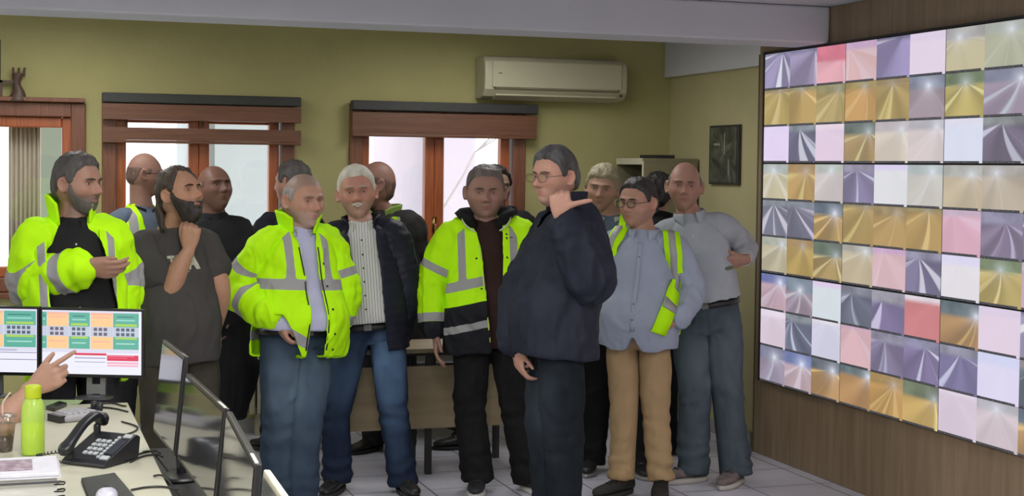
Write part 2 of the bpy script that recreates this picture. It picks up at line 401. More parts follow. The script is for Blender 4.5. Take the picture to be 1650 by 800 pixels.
outbuilding(716, 766, YB+9, 3.2, (.52, .45, .5), 'pinkish building faint outside the window right of centre')
def tree(px, Y, seed, label):
    rnd = random.Random(seed); x = on_y(px, 300, Y)[0]; base = np.array([x, Y, -1.2])
    t = empty('bare_tree', base, label, 'tree'); b_ = MB()
    def grow(p, d, l, r, k):
        q = p+d*l; mid = (p+q)/2+np.array([rnd.uniform(-.05, .05)*l for _ in range(3)])
        b_.tube([p, mid, q], [r, r*.85, r*.7], 6, 2)
        if k == 0: return
        for _ in range(3): grow(q, unit(d+np.array([rnd.uniform(-.8, .8), rnd.uniform(-.5, .5), rnd.uniform(-.3, .5)])), l*.68, r*.55, k-1)
    grow(base, np.array([0, 0, 1.]), 2.0, .028, 5)
    b_.build('branches', mat('pale_bark', (.42, .38, .36), .9), t, True)
tree(640, YB+6, 4, 'bare branched tree faint in the bright window right of centre')
# curtain hanging outside the pane of the far left window
xa, xb = wx(14), wx(66); b_ = MB(); nn = 60; v = []; f = []
for i in range(nn+1):
    x = xa+(xb-xa)*i/nn; y = YB+.19+.022*math.sin(i*.75)+.01*math.sin(i*1.9)
    for z in (OP[0][2]+.02, OP[0][3]-.02): v.append((x, y, z))
for i in range(nn): f.append((2*i, 2*i+2, 2*i+3, 2*i+1))
c_ = mk('curtain', v, f, mat('beige_curtain', (.60, .53, .43), .9, var=.1, stretch=(6, 1, .2), scale=8)); solid(c_, .003)
tag(c_, 'beige pleated curtain hanging behind the glass of the far left window', 'curtain')
# carved wooden bracket on top of that window frame
zb = OP[0][3]; t = empty('curtain_bracket', (wx(30), YB-.05, zb), 'small dark wooden bracket standing on the far left window frame', 'bracket')
br_m = woodmat('bracket_wood', (.05, .028, .018), (.09, .045, .03), 'z', .5)
xx = wx(30); s_ = 1/247.
v, f = loft([((xx-.01, YB-.05, zb), (.06, 0, 0), (0, .04, 0)), ((xx, YB-.05, zb+.06), (.035, 0, 0), (0, .03, 0)), ((xx-.012, YB-.05, zb+.11), (.022, 0, 0), (0, .025, 0)), ((xx+.0, YB-.05, zb+.17), (.034, 0, 0), (0, .03, 0))], 14)
mk('post', v, f, br_m, t)
MB().box((wx(-30), YB-.07, zb+.11), (xx, YB-.04, zb+.125)).box((wx(-2)-.02, YB-.07, zb), (wx(4), YB-.04, zb+.125)).build('rail', br_m, t)
b_ = MB()
for k in range(3): b_.tube([(xx-.03+.03*k, YB-.05, zb+.155), (xx-.032+.033*k, YB-.05, zb+.20)], .007, 8)
b_.build('finial', br_m, t, True)
o = MB().tube([(wx(-1), YB-.05, on_y(0, 165, YB)[2]), (wx(-1), YB-.05, on_y(0, 66, YB)[2])], .008, 8).build('cord', mat('dark_cord', (.05, .05, .03), .8), None, True)
tag(o, 'thin dark vertical cord on the wall at the left edge', 'cord')
bevel(MB().box((wx(-60), YB-.08, zb+.002), (wx(136), YB-.0, zb+.028)).build('cornice', dark_m, w1), .004)

# ------------------------------------------------------------------ air conditioner
ya = YB; xa = on_y(766, 120, ya)[0]; xb = on_y(992, 120, ya)[0]; zt = on_y(880, 97, ya)[2]; zb_ = on_y(880, 163, ya)[2]
t = empty('air_conditioner', ((xa+xb)/2, ya-.1, zb_), 'cream wall mounted air conditioner above the window', 'air conditioner')
acm = mat('aged_cream_plastic', (.44, .42, .29), .45, var=.03, scale=4)
prof = [(0, zt), (.17, zt), (.205, zt-.03), (.215, zt-.10), (.21, zb_+.06), (.17, zb_+.015), (.10, zb_), (0, zb_)]
v = [(x, ya-.001-p, z) for x in (xa, xb) for p, z in prof]; n = len(prof)
f = [(k, (k+1) % n, n+(k+1) % n, n+k) for k in range(n)]+[tuple(range(n)), tuple(range(n, 2*n))[::-1]]
bevel(mk('casing', v, f, acm, t, False), .012, 3)
w_ = xb-xa
MB().box((xa+.05, ya-.225, zb_+.075), (xb-.05, ya-.213, zt-.035)).build('front_panel', acm, t)
MB().box((xa+.07, ya-.212, zb_+.058), (xb-.07, ya-.205, zb_+.068)).box((xa+.062, ya-.222, zb_+.06), (xa+.068, ya-.2, zb_+.10)).box((xb-.068, ya-.222, zb_+.06), (xb-.062, ya-.2, zb_+.10)).build('panel_gap', mat('shadow_gap_plastic', (.10, .09, .05), .8), t)
MB().box((xa+.08, ya-.20, zb_+.006), (xb-.08, ya-.12, zb_+.018), Matrix.Rotation(-.35, 3, 'X')).build('louvre', acm, t)
b_ = MB()
for k in range(14): b_.box((xa+.04+k*(w_-.08)/14, ya-.16, zt+.0005), (xa+.04+(k+.72)*(w_-.08)/14, ya-.03, zt+.004))
b_.build('intake_grille', mat('grille_grey', (.2, .19, .13), .7), t)
MB().box((xa+.09, ya-.229, zt-.115), (xa+.115, ya-.224, zt-.108)).build('badge', mat('dim_badge', (.2, .19, .14), .5), t)
MB().box((xb-.055, ya-.2, zb_+.03), (xb-.035, ya-.208, zb_+.045)).build('indicator', mat('dark_led', (.05, .05, .04), .3), t)

# ------------------------------------------------------------------ poster on the side wall
p0 = on_x(1149, 205, XS); p1 = on_x(1196, 200, XS); zt = on_x(1149, 203, XS)[2]; zb_ = on_x(1149, 297, XS)[2]
t = empty('wall_picture', (XS-.015, (p0[1]+p1[1])/2, zb_), 'narrow dark framed photograph on the side wall', 'picture')
bevel(MB().box((XS-.026, p1[1], zb_), (XS-.001, p0[1], zt)).build('frame', mat('dark_picture_frame', (.035, .035, .03), .5), t), .003)
pm = D.materials.new('dim_photograph'); pm.use_nodes = True; nt = pm.node_tree; N = nt.nodes; L = nt.links
tcn = N.new('ShaderNodeTexCoord'); mp = N.new('ShaderNodeMapping'); mp.inputs['Rotation'].default_value = (.6, 0, 0); L.new(tcn.outputs['Object'], mp.inputs[0])
nz = N.new('ShaderNodeTexNoise'); nz.inputs['Scale'].default_value = 9; nz.inputs['Detail'].default_value = 3; nz.inputs['Distortion'].default_value = 1.2; L.new(mp.outputs[0], nz.inputs[0])
r = N.new('ShaderNodeValToRGB'); L.new(nz.outputs['Fac'], r.inputs[0]); r.color_ramp.elements[0].position = .35; r.color_ramp.elements[0].color = (.035, .04, .03, 1); r.color_ramp.elements[1].position = .72; r.color_ramp.elements[1].color = (.16, .17, .14, 1)
L.new(r.outputs[0], N['Principled BSDF'].inputs['Base Color']); N['Principled BSDF'].inputs['Roughness'].default_value = .3
MB().box((XS-.029, p1[1]+.02, zb_+.015), (XS-.0265, p0[1]-.02, zt-.015)).build('print', pm, t)
b_ = MB(); yc = (p0[1]+p1[1])/2
b_.box((XS-.031, yc-.03, zb_+.19), (XS-.0295, yc-.018, zt-.05)).box((XS-.031, yc-.09, zb_+.06), (XS-.0295, yc-.078, zb_+.16)).box((XS-.031, yc+.04, zt-.13), (XS-.0295, yc+.13, zt-.115))
b_.build('print_highlight', mat('pale_print', (.3, .3, .24), .5), t)

# ------------------------------------------------------------------ cabinet in the corner
cy0 = on_x(1128, 300, XS)[1]; cx0 = on_y(1037, 300, cy0)[0]; ct = 1.76
t = empty('corner_cabinet', (XS-.19, cy0+.3, 0), 'tall open fronted cabinet standing in the corner behind the people', 'cabinet')
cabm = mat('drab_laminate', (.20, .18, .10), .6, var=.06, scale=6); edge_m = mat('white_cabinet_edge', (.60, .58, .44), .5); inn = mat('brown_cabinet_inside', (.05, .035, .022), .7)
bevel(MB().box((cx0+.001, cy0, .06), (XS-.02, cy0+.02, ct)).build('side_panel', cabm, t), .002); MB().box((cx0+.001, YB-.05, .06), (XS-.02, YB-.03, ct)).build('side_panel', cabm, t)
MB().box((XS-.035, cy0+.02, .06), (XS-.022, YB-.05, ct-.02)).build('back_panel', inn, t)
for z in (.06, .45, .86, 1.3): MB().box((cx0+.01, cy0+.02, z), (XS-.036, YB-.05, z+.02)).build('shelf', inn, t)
MB().box((cx0, cy0+.0, ct), (XS-.02, YB-.03, ct+.022)).build('top_panel', cabm, t)
MB().box((cx0-.004, cy0-.001, .06), (cx0, cy0+.022, ct)).box((cx0-.004, cy0+.022, ct-.02), (cx0, YB-.03, ct+.022)).build('edge_band', edge_m, t)
MB().box((cx0+.02, cy0+.01, 0), (XS-.03, YB-.06, .058)).build('plinth', mat('beige_plinth', (.35, .3, .2), .6), t)
o = MB().box((cx0+.10, cy0+.04, ct+.0225), (cx0+.24, cy0+.30, ct+.045)).build('flat_box', mat('black_card', (.02, .02, .02), .6)); tag(bevel(o, .003), 'flat dark box lying on top of the corner cabinet', 'box')

# ------------------------------------------------------------------ wood-clad video wall
clad = woodmat('walnut_grain_cladding', (.185, .13, .078), (.27, .195, .12), 'z', .5, 2.2, 9)
EY = on_x(1219.5, 400, XW)[1]
cl = bevel(MB().box((XW, YF+.01, 0.001), (XS-.001, EY, ZC-.002)).build('trim_6', clad), .002); tag(cl, kind='structure')
tag(MB().box((XW-.002, EY-.002, 0), (XS-.001, EY+.012, ZC-.21)).build('trim_7', mat('dark_edge_band', (.10, .075, .04), .5)), kind='structure')
XV = XW-.03
def yv(px): return on_x(px, 300, XV)[1]
zt = on_x(1234, 87, XV)[2]; zbot = on_x(1226, 614, XV)[2]; PH = (zt-zbot)/3
ye = [yv(1229), yv(1357.5), yv(1519)]; PW = (ye[0]-ye[2])/2; ye = [ye[0]-PW*k for k in range(4)]
fmat = D.materials.new('camera_feed_screen'); fmat.use_nodes = True; nt = fmat.node_tree; N = nt.nodes; L = nt.links; bs = N['Principled BSDF']
def A(n): a = N.new('ShaderNodeAttribute'); a.attribute_name = n; return a
def Mth(op, a, b=None, c=None):
    m = N.new('ShaderNodeMath'); m.operation = op
    for i, q in enumerate((a, b, c)):
        if q is None: continue
        if isinstance(q, (int, float)): m.inputs[i].default_value = q
        else: L.new(q, m.inputs[i])
    return m.outputs[0]
def Mix(f, a, b):
    m = N.new('ShaderNodeMix'); m.data_type = 'RGBA'
    for i, q in ((0, f), (6, a), (7, b)):
        if isinstance(q, tuple): m.inputs[i].default_value = (*q, 1)
        elif isinstance(q, (int, float)): m.inputs[i].default_value = q
        else: L.new(q, m.inputs[i])
    return m.outputs[2]
uv = N.new('ShaderNodeUVMap'); uv.uv_map = 'UVMap'; sp = N.new('ShaderNodeSeparateXYZ'); L.new(uv.outputs[0], sp.inputs[0])
pA = A('vp'); spv = N.new('ShaderNodeSeparateXYZ'); L.new(pA.outputs['Vector'], spv.inputs[0])
qA = A('look'); sq = N.new('ShaderNodeSeparateXYZ'); L.new(qA.outputs['Vector'], sq.inputs[0])      # contrast, seed, glow
U = sp.outputs[0]; V = sp.outputs[1]
nzw = N.new('ShaderNodeTexNoise'); nzw.noise_dimensions = '3D'; nzw.inputs['Scale'].default_value = 2.2; nzw.inputs['Detail'].default_value = 2
cmb = N.new('ShaderNodeCombineXYZ'); L.new(U, cmb.inputs[0]); L.new(V, cmb.inputs[1]); L.new(sq.outputs[1], cmb.inputs[2]); L.new(cmb.outputs[0], nzw.inputs[0])
du = Mth('SUBTRACT', U, spv.outputs[0]); dv = Mth('SUBTRACT', spv.outputs[1], V)
du = Mth('ADD', du, Mth('MULTIPLY', Mth('MULTIPLY', dv, dv), spv.outputs[2]))          # bend of the road
ang = Mth('ARCTAN2', du, Mth('MAXIMUM', dv, .001))
below = Mth('SMOOTH_MIN', Mth('MAXIMUM', Mth('MULTIPLY', dv, 9.), 0.), 1., .2)
n1 = N.new('ShaderNodeTexNoise'); n1.noise_dimensions = '2D'; n1.inputs['Scale'].default_value = 2.3; n1.inputs['Detail'].default_value = 1.5
c2 = N.new('ShaderNodeCombineXYZ'); L.new(ang, c2.inputs[0]); L.new(sq.outputs[1], c2.inputs[1]); L.new(c2.outputs[0], n1.inputs[0])
lines = N.new('ShaderNodeMapRange'); lines.inputs['From Min'].default_value = .57; lines.inputs['From Max'].default_value = .68; L.new(n1.outputs['Fac'], lines.inputs[0])
n2 = N.new('ShaderNodeTexNoise'); n2.noise_dimensions = '2D'; n2.inputs['Scale'].default_value = .9; n2.inputs['Detail'].default_value = 1
c3 = N.new('ShaderNodeCombineXYZ'); L.new(ang, c3.inputs[0]); L.new(Mth('ADD', sq.outputs[1], 5.), c3.inputs[1]); L.new(c3.outputs[0], n2.inputs[0])
road = A('road'); sky = A('air'); lin = A('marks')
dark = N.new('ShaderNodeMapRange'); dark.inputs['From Min'].default_value = .34; dark.inputs['From Max'].default_value = .62; dark.inputs['To Min'].default_value = .55; dark.inputs['To Max'].default_value = 1.; L.new(n2.outputs['Fac'], dark.inputs[0])
rc = N.new('ShaderNodeMix'); rc.data_type = 'RGBA'; rc.blend_type = 'MULTIPLY'; L.new(sq.outputs[0], rc.inputs[0]); L.new(road.outputs['Color'], rc.inputs[6]); L.new(dark.outputs[0], rc.inputs[7])
roadc = Mix(Mth('MULTIPLY', lines.outputs[0], sq.outputs[0]), rc.outputs[2], lin.outputs['Color'])
skn = N.new('ShaderNodeMapRange'); skn.inputs['From Min'].default_value = .35; skn.inputs['From Max'].default_value = .65; skn.inputs['To Min'].default_value = .6; skn.inputs['To Max'].default_value = 1.1; L.new(nzw.outputs['Fac'], skn.inputs[0])
sc_ = N.new('ShaderNodeMix'); sc_.data_type = 'RGBA'; sc_.blend_type = 'MULTIPLY'; L.new(sq.outputs[0], sc_.inputs[0]); L.new(sky.outputs['Color'], sc_.inputs[6]); L.new(skn.outputs[0], sc_.inputs[7])
img = Mix(below, sc_.outputs[2], roadc)
# lamp glow at the vanishing point
dist = Mth('SQRT', Mth('ADD', Mth('MULTIPLY', du, du), Mth('MULTIPLY', dv, dv)))
glow = Mth('MULTIPLY', Mth('POWER', 2.718, Mth('MULTIPLY', dist, -9.)), sq.outputs[2])
img = Mix(glow, img, (.8, .84, .95))
# caption strip with tiny illegible characters along the lower edge
nc = N.new('ShaderNodeTexNoise'); nc.noise_dimensions = '2D'; nc.inputs['Scale'].default_value = 1.; nc.inputs['Detail'].default_value = 0
c4 = N.new('ShaderNodeCombineXYZ'); L.new(Mth('MULTIPLY', U, 42.), c4.inputs[0]); L.new(Mth('ADD', sq.outputs[1], Mth('MULTIPLY', V, 60.)), c4.inputs[1]); L.new(c4.outputs[0], nc.inputs[0])
ch = Mth('GREATER_THAN', nc.outputs['Fac'], .53)
cap = Mth('MULTIPLY', Mth('LESS_THAN', V, .05), Mth('LESS_THAN', U, .93))
capc = Mix(ch, (.012, .012, .015), (.13, .13, .15))
img = Mix(cap, img, capc)
L.new(img, bs.inputs['Emission Color']); bs.inputs['Emission Strength'].default_value = 1.0
bs.inputs['Base Color'].default_value = (.02, .02, .022, 1); bs.inputs['Roughness'].default_value = .45
def sr(c): return tuple(((x/255)/12.92 if x < 11 else ((x/255+.055)/1.055)**2.4) for x in c)
# every feed: (road/lower colour, air/upper colour, road-mark colour, contrast, vp_u, vp_v, bend, glow)
K = dict(
 W=((222, 214, 234), (214, 210, 232), (235, 230, 245), .06, .5, .9, 0, 0),       # blank white-lilac
 w=((214, 200, 222), (224, 215, 228), (232, 226, 236), .12, .3, .95, 0, .2),
 Y=((180, 150, 98), (152, 136, 102), (220, 196, 140), .7, .6, .92, .1, .2),      # sodium tunnel
 y=((190, 158, 98), (160, 138, 90), (226, 202, 140), .55, .8, .85, .2, .3),
 g=((196, 178, 110), (120, 132, 104), (226, 214, 150), .8, .75, .8, .25, .5),     # greenish tunnel
 G=((172, 150, 106), (104, 118, 108), (214, 204, 160), .8, .6, .75, -.2, .5),
 L=((164, 150, 190), (128, 124, 156), (228, 218, 240), .9, .85, .95, 0, 0),      # lilac open road
 D=((136, 128, 160), (150, 146, 170), (216, 210, 230), .8, .4, .85, .2, 0),
 N=((116, 116, 134), (140, 142, 150), (210, 210, 222), .8, .35, .9, -.3, 0),
 P=((220, 170, 178), (206, 122, 138), (226, 206, 222), .35, .7, .6, 0, 0),        # pink haze
 p=((214, 176, 186), (196, 168, 196), (226, 214, 228), .3, .2, .95, .2, .1),
 B=((156, 150, 162), (124, 132, 150), (206, 206, 220), .6, .7, .75, .3, .9),       # blue night with lamps
 b=((186, 170, 176), (120, 128, 178), (226, 218, 232), .5, .7, .8, .2, 1.),
 M=((192, 180, 160), (176, 174, 168), (224, 218, 206), .5, .6, .85, .15, .7),      # misty beige
 m=((206, 200, 196), (182, 182, 184), (226, 222, 220), .35, .6, .8, .1, .7),
 O=((186, 146, 104), (104, 116, 128), (236, 196, 130), .8, .75, .8, .2, .9),
 R=((206, 132, 130), (222, 214, 226), (222, 160, 160), .2, .75, .9, -.8, 0),
)
rows = ['LLPpLWMMW', 'YYYyYBgBB', 'WNwGmmWNW', 'MymDWmMMM', 'NNOYYYpDN', 'MyGMpDWgp',
        'bBWNDROWL', 'wNwpDDDWN', 'BBOOyggmMO'[:8]+'O']
rows[8] = 'BbOOygwmO'
cellw, cellh = PW/3, PH/3; rnd = random.Random(3)
posn = {0: 'top', 1: 'middle', 2: 'bottom'}; posx = {0: 'left', 1: 'centre', 2: 'right'}
gap = .0045
for pr in range(3):
    for pc in range(3):
        y1 = ye[pc]; z1 = zt-PH*pr
        t = empty('video_wall_display', (XV, y1-PW/2, z1-PH), f'wall display with nine camera feeds, {posn[pr]} row, {posx[pc]} column of the video wall', 'screen', 'displays of the video wall')
        bevel(MB().box((XV+.004, y1-PW+.0008, z1-PH+.0008), (XW-.0005, y1-.0008, z1-.0008)).build('housing', mat('black_display_housing', (.008, .008, .009), .4), t), .002)
        for r_ in range(3):
            for c_ in range(3):
                code = rows[pr*3+r_][pc*3+c_]; k = K[code]
                a1 = y1-c_*cellw-(gap if c_ == 0 else .002); a0 = y1-(c_+1)*cellw+(gap if c_ == 2 else .002)
                b1 = z1-r_*cellh-(gap if r_ == 0 else .001); b0 = z1-(r_+1)*cellh+(gap if r_ == 2 else .001)
                o = mk('camera_feed', [(XV, a1, b0), (XV, a0, b0), (XV, a0, b1), (XV, a1, b1), (XV+.003, a1, b0), (XV+.003, a0, b0), (XV+.003, a0, b1), (XV+.003, a1, b1)],
                       [(0, 1, 2, 3), (4, 7, 6, 5), (0, 4, 5, 1), (1, 5, 6, 2), (2, 6, 7, 3), (3, 7, 4, 0)], fmat, t, False)
                me = o.data; ul = me.uv_layers.new(name='UVMap')
                for lp in me.loops:
                    co = me.vertices[lp.vertex_index].co+Vector(origin_of(t)); ul.data[lp.index].uv = ((a1-co.y)/(a1-a0), (co.z-b0)/(b1-b0))
                jit = lambda c: tuple(x*rnd.uniform(.9, 1.08) for x in c)
                for nme, cc in (('road', sr(k[0])), ('air', sr(k[1])), ('marks', sr(k[2]))):
                    cc = jit(cc); at = me.attributes.new(nme, 'FLOAT_COLOR', 'POINT'); at.data.foreach_set('color', np.tile(np.array([*cc, 1.]), 8).astype(np.float32))
                vv = (min(.95, max(.05, k[4]+rnd.uniform(-.25, .25))), k[5]+rnd.uniform(-.08, .06), k[6]+rnd.uniform(-.2, .2))
                at = me.attributes.new('vp', 'FLOAT_VECTOR', 'POINT'); at.data.foreach_set('vector', np.tile(np.array(vv), 8).astype(np.float32))
                at = me.attributes.new('look', 'FLOAT_VECTOR', 'POINT'); at.data.foreach_set('vector', np.tile(np.array([k[3], rnd.uniform(0, 90), k[7]]), 8).astype(np.float32))
# dark frame strip round the video wall
tag(MB().box((XV-.004, ye[0]+.0005, zbot), (XW-.0005, ye[0]+.014, zt+.012)).box((XV-.002, ye[3], zt+.0005), (XW-.0005, ye[0]+.0, zt+.012)).build('mounting_strip', mat('black_display_housing', (.008, .008, .009), .4)),
    'thin black mounting strip along the left and top edges of the video wall', 'strip')

# ------------------------------------------------------------------ ceiling luminaires (they hang above the frame; the row behind the beam is added fill light)
for (x, y, e_) in LAMPS:
    t = empty('ceiling_light', (x, y, ZC-.06), f'white ceiling luminaire {"left" if x < -1 else "in the middle" if x < 2 else "right"} of the room, {("above the camera", "in front of the camera", "above the desk", "added unseen behind the beam")[min(3, int((y+.1)//2.6))]}', 'ceiling light', 'ceiling luminaires')
    b_ = MB(); X0, X1, Y0, Y1 = x-.32, x+.32, y-.62, y+.62
    b_.box((X0, Y0, ZC-.06), (X0+.02, Y1, ZC-.001)).box((X1-.02, Y0, ZC-.06), (X1, Y1, ZC-.001)).box((X0+.02, Y0, ZC-.06), (X1-.02, Y0+.02, ZC-.001)).box((X0+.02, Y1-.02, ZC-.06), (X1-.02, Y1, ZC-.001)).build('frame', white_m, t)
    l = D.lights.new('ceiling_light_lamp', 'AREA'); l.shape = 'RECTANGLE'; l.size = .56; l.size_y = 1.16; l.energy = LAMP_W*e_; l.color = (1, .97, .93)
    o = D.objects.new('lamp', l); COL.objects.link(o); o.parent = t; o.location = (0, 0, .02)
# ================================================================== PEOPLE
# ---- head: parametric surface, head-local metres (x = person's left, y = face direction, z = up), crown..chin = .235
def head_grid(nu=88, nv=64):
    v = []; th = np.linspace(0, math.pi, nv+1)
    P = [(0, 0, 1.)]
    for t in th[1:-1]:
        for k in range(nu):
            a = 2*math.pi*k/nu; P.append((math.sin(t)*math.sin(a), math.sin(t)*math.cos(a), math.cos(t)))
    P.append((0, 0, -1.)); P = np.array(P); f = []
    for k in range(nu): f.append((0, 1+k, 1+(k+1) % nu)); n0 = 1+(nv-2)*nu; f.append((len(P)-1, n0+(k+1) % nu, n0+k))
    for i in range(nv-2):
        for k in range(nu): f.append((1+i*nu+k, 1+(i+1)*nu+k, 1+(i+1)*nu+(k+1) % nu, 1+i*nu+(k+1) % nu))
    return P, f
HG, HF = head_grid()
def head_shape(p, wide=1., jaw=1., nose=1., fat=0., smile=0., features=True):
    px, py, pz = p[:, 0], p[:, 1], p[:, 2]; r = np.sqrt(np.maximum(1-pz**2, 1e-9)); cx = px/np.maximum(r, 1e-6); cy = py/np.maximum(r, 1e-6)
    n = np.where(pz < 0, 2.9, 2.15); rho = np.maximum(1-np.abs(pz)**n, 0)**(1/n)
    t = np.clip(-pz, 0, 1); s1 = sst(t, .12, 1.0)
    e = 2.35; q = np.maximum(np.abs(cx)**e+np.abs(cy)**e, 1e-3)**(-1/e); cx2 = cx*q; cy2 = cy*q
    X = .0775*wide*rho*cx2*(1-(.36-.25*(jaw-1)-.5*fat)*s1); Yf = .090*(1-.06*s1); Yb = .101*(1-.52*sst(t, .25, .95))
    Y = rho*np.where(cy > 0, cy2*Yf, cy2*Yb); Z = .1175*pz
    Z = Z-.006*sst(t, .6, 1)*(cy > 0)*cy; Y = Y+.010*s1*np.clip(cy, 0, 1)
    Y = Y-.010*sst(pz, .35, .95)*np.clip(cy, 0, 1)
    if features:
        w = sst(cy, .15, .55)
        g = lambda x0, z0, sx, sz: np.exp(-((X-x0)/sx)**2-((Z-z0)/sz)**2)
        g2 = lambda x0, z0, sx, sz: g(x0, z0, sx, sz)+g(-x0, z0, sx, sz)
        dY = nose*(.012*g(0, .0, .0075, .018)+.028*g(0, -.0275, .0105, .0120)+.012*g(0, -.013, .0085, .014)+.012*g2(.0125, -.031, .0062, .0072)-.006*g(0, -.0425, .014, .0045))
        dY -= .0165*g2(.0315, .008, .017, .0115)+.006*g2(.019, .012, .008, .010)
        dY += .0075*g(0, .027, .045, .0075)+.0075*g2(.030, .0265, .022, .0065)
        dY += .0075*g2(.0305, .0045, .0145, .0085)-.003*g2(.030, -.009, .014, .004)      # eyeball and lids
        dY += .006*g2(.045, -.020, .020, .018)-.005*g2(.038, -.055, .012, .020)
        dY += .006*g(0, -.057, .027, .018)+.0045*g(0, -.0525, .019, .0045)+.0050*g(0, -.0645, .016, .0055)-.0075*g(0, -.0585, .022, .0028)
        dY -= .0045*g(0, -.0745, .018, .0055); dY += .0085*g(0, -.096, .020, .015)-.005*g2(.0235, -.043, .005, .015)
        if smile: dY += smile*(.006*g2(.036, -.036, .015, .012)-.005*g2(.028, -.047, .005, .012))
        Y = Y+w*dY
        X = X+np.sign(X)*.003*np.exp(-((Z+.02)/.03)**2)*sst(cy, -.2, .5)
    phi = np.arctan2(np.abs(cx), cy)
    return np.stack([X, Y, Z], 1), phi
def hairline(phi, style):
    T = dict(full=[(0, .068), (.5, .066), (.75, .060), (.95, .048), (1.12, .028), (1.25, -.008), (1.42, -.006), (1.55, .022), (1.75, .022), (1.95, -.030), (2.3, -.070), (3.15, -.078)],
             receding=[(0, .088), (.35, .098), (.65, .094), (.95, .060), (1.12, .034), (1.25, .0), (1.42, .0), (1.55, .022), (1.75, .022), (1.95, -.030), (2.3, -.066), (3.15, -.074)],
             low=[(0, .052), (.5, .050), (.75, .044), (.95, .036), (1.12, .022), (1.25, -.020), (1.42, -.012), (1.55, .016), (1.75, .018), (1.95, -.040), (2.3, -.085), (3.15, -.095)])[style]
    return np.interp(phi, [a for a, b in T], [b for a, b in T])
class Head:
    def __init__(s, c, hh, psi, pitch=0, roll=0, kw=None, style='full'):
        s.k = hh/.235; s.c = np.asarray(c, float); kw = kw or {}; s.kw = kw
        a = math.radians(psi); fw = -CF*math.cos(a)+CR*math.sin(a); lf = np.cross(UP, fw)
        p = math.radians(-pitch); up = UP*math.cos(p)+fw*math.sin(p); fw = fw*math.cos(p)-UP*math.sin(p)
        r = math.radians(roll); lf, up = lf*math.cos(r)+up*math.sin(r), up*math.cos(r)-lf*math.sin(r)
        s.R = np.array([lf, fw, up])*s.k              # rows
        s.loc, s.phi = head_shape(HG, **kw)
    def w(s, q): return s.c+np.asarray(q, float) @ s.R
    def l(s, q): return (np.asarray(q, float)-s.c) @ (s.R.T)/s.k**2
    def d(s, q): return unit(np.asarray(q, float) @ s.R)
    def surfY(s, x, z):
        L_ = s.loc; m = L_[:, 1] > 0; i = np.argmin((L_[m, 0]-x)**2+(L_[m, 2]-z)**2); return L_[m, 1][i]
    def ear(s, sd):
        e = 12; v = []; f = []; a = .42
        c = np.array([sd*(.0735*s.kw.get('wide', 1)+.004), -.006, -.004]); u = np.array([sd*math.sin(a), -math.cos(a), 0]); n = np.array([sd*math.cos(a), math.sin(a), 0]); z = np.array([0, -.12, 1.])
        mb = MB(); W = lambda q: s.w(q)
        pts = []
        for k in range(11):
            t = -2.0+k*(4.6)/10; r = (.017, .028); lob = 1-.25*max(0, -math.sin(t))
            pts.append(W(c+u*(r[0]*math.cos(t)*lob+.004)+z*r[1]*math.sin(t)+n*.008))
        mb.tube(pts, [.0055*s.k]*11, 8, 2)
        mb.ell(W(c+u*.004), (u*.015) @ s.R, (n*.0065) @ s.R, (z*.024) @ s.R, 14, 8)
        return mb
    def shell(s, mask, thick, dip=.006, nz=.0, seed=0, nscale=60., thr=.03):
        L_ = s.loc; nrm = L_/np.array([.0775, .095, .1175])**2; nrm /= np.linalg.norm(nrm, axis=1)[:, None]
        th = thick if np.ndim(thick) else np.full(len(L_), thick)
        off = th*mask-dip*(1-mask)+nz*mask*fbm(L_*np.array([nscale, nscale, nscale*.35]), seed, 3)
        q = L_+nrm*off[:, None]; keep = mask > thr
        fs = [f for f in HF if any(keep[i] for i in f)]
        used = sorted({i for f in fs for i in f}); mp = {i: j for j, i in enumerate(used)}
        return s.w(q[used]), [tuple(mp[i] for i in f) for f in fs]
# ---- hands
def hand_loft(wr, d, t, side, k=1., curl=(10, 15, 10), curls=None, spread=4., thumb=(40, 10, 15), tb=.018):
    """closed tubes of a hand: wr wrist, d towards the fingers, t towards the thumb, side 'L'/'R'; curl in degrees per joint"""
    d = unit(d); t = unit(np.asarray(t)-d*np.dot(t, d)); p = np.cross(d, t)*(-1 if side == 'R' else 1)
    mb = MB(); S = k
    ks = []
    for a, hw, ht in ((-.03, .026, .020), (0, .028, .019), (.02, .034, .018), (.05, .041, .017), (.08, .043, .0145), (.098, .040, .012)):
        ks.append((wr+d*a*S+p*.004*S, t*hw*S, p*ht*S))
    v, f = loft(ks, 18, 3, 2.5); mb.add(v, f)
    curls = curls or [curl]*4
    ln = ((.042, .026, .021), (.046, .029, .022), (.042, .027, .022), (.033, .021, .019)); lat = (.031, .010, -.011, -.030); base = (.092, .097, .093, .084)
    for i in range(4):
        b0 = wr+d*base[i]*S+t*lat[i]*S; sp = math.radians(spread*(1.5-i)); dd = unit(d*math.cos(sp)+t*math.sin(sp)); pts = [b0-dd*.02*S, b0]; r = [.0098*S, .0098*S]; ang = 0; q = b0
        for j in range(3):
            ang += math.radians(curls[i][j]); dv = dd*math.cos(ang)+p*math.sin(ang); q = q+dv*ln[i][j]*S; pts.append(q); r.append((.0092, .0085, .0068)[j]*S*(.9 if i == 3 else 1))
        mb.tube(pts, r, 10, 3)
    ab, bd, tp = map(math.radians, thumb)
    dv = unit(d*math.cos(ab)+t*math.sin(ab)+p*math.sin(tp)); q0 = wr+d*tb*S+t*.020*S+p*.006*S
    q1 = q0+dv*.046*S; ab2 = ab-bd; dv2 = unit(d*math.cos(ab2)+t*math.sin(ab2)+p*math.sin(tp)); q2 = q1+dv2*.034*S; ab3 = ab2-bd*.6; dv3 = unit(d*math.cos(ab3)+t*math.sin(ab3)+p*math.sin(tp)*.8); q3 = q2+dv3*.026*S
    mb.tube([q0-dv*.01*S, q0, q1, q2, q3], [.014*S, .0165*S, .0115*S, .0105*S, .0075*S], 10, 3)
    return mb
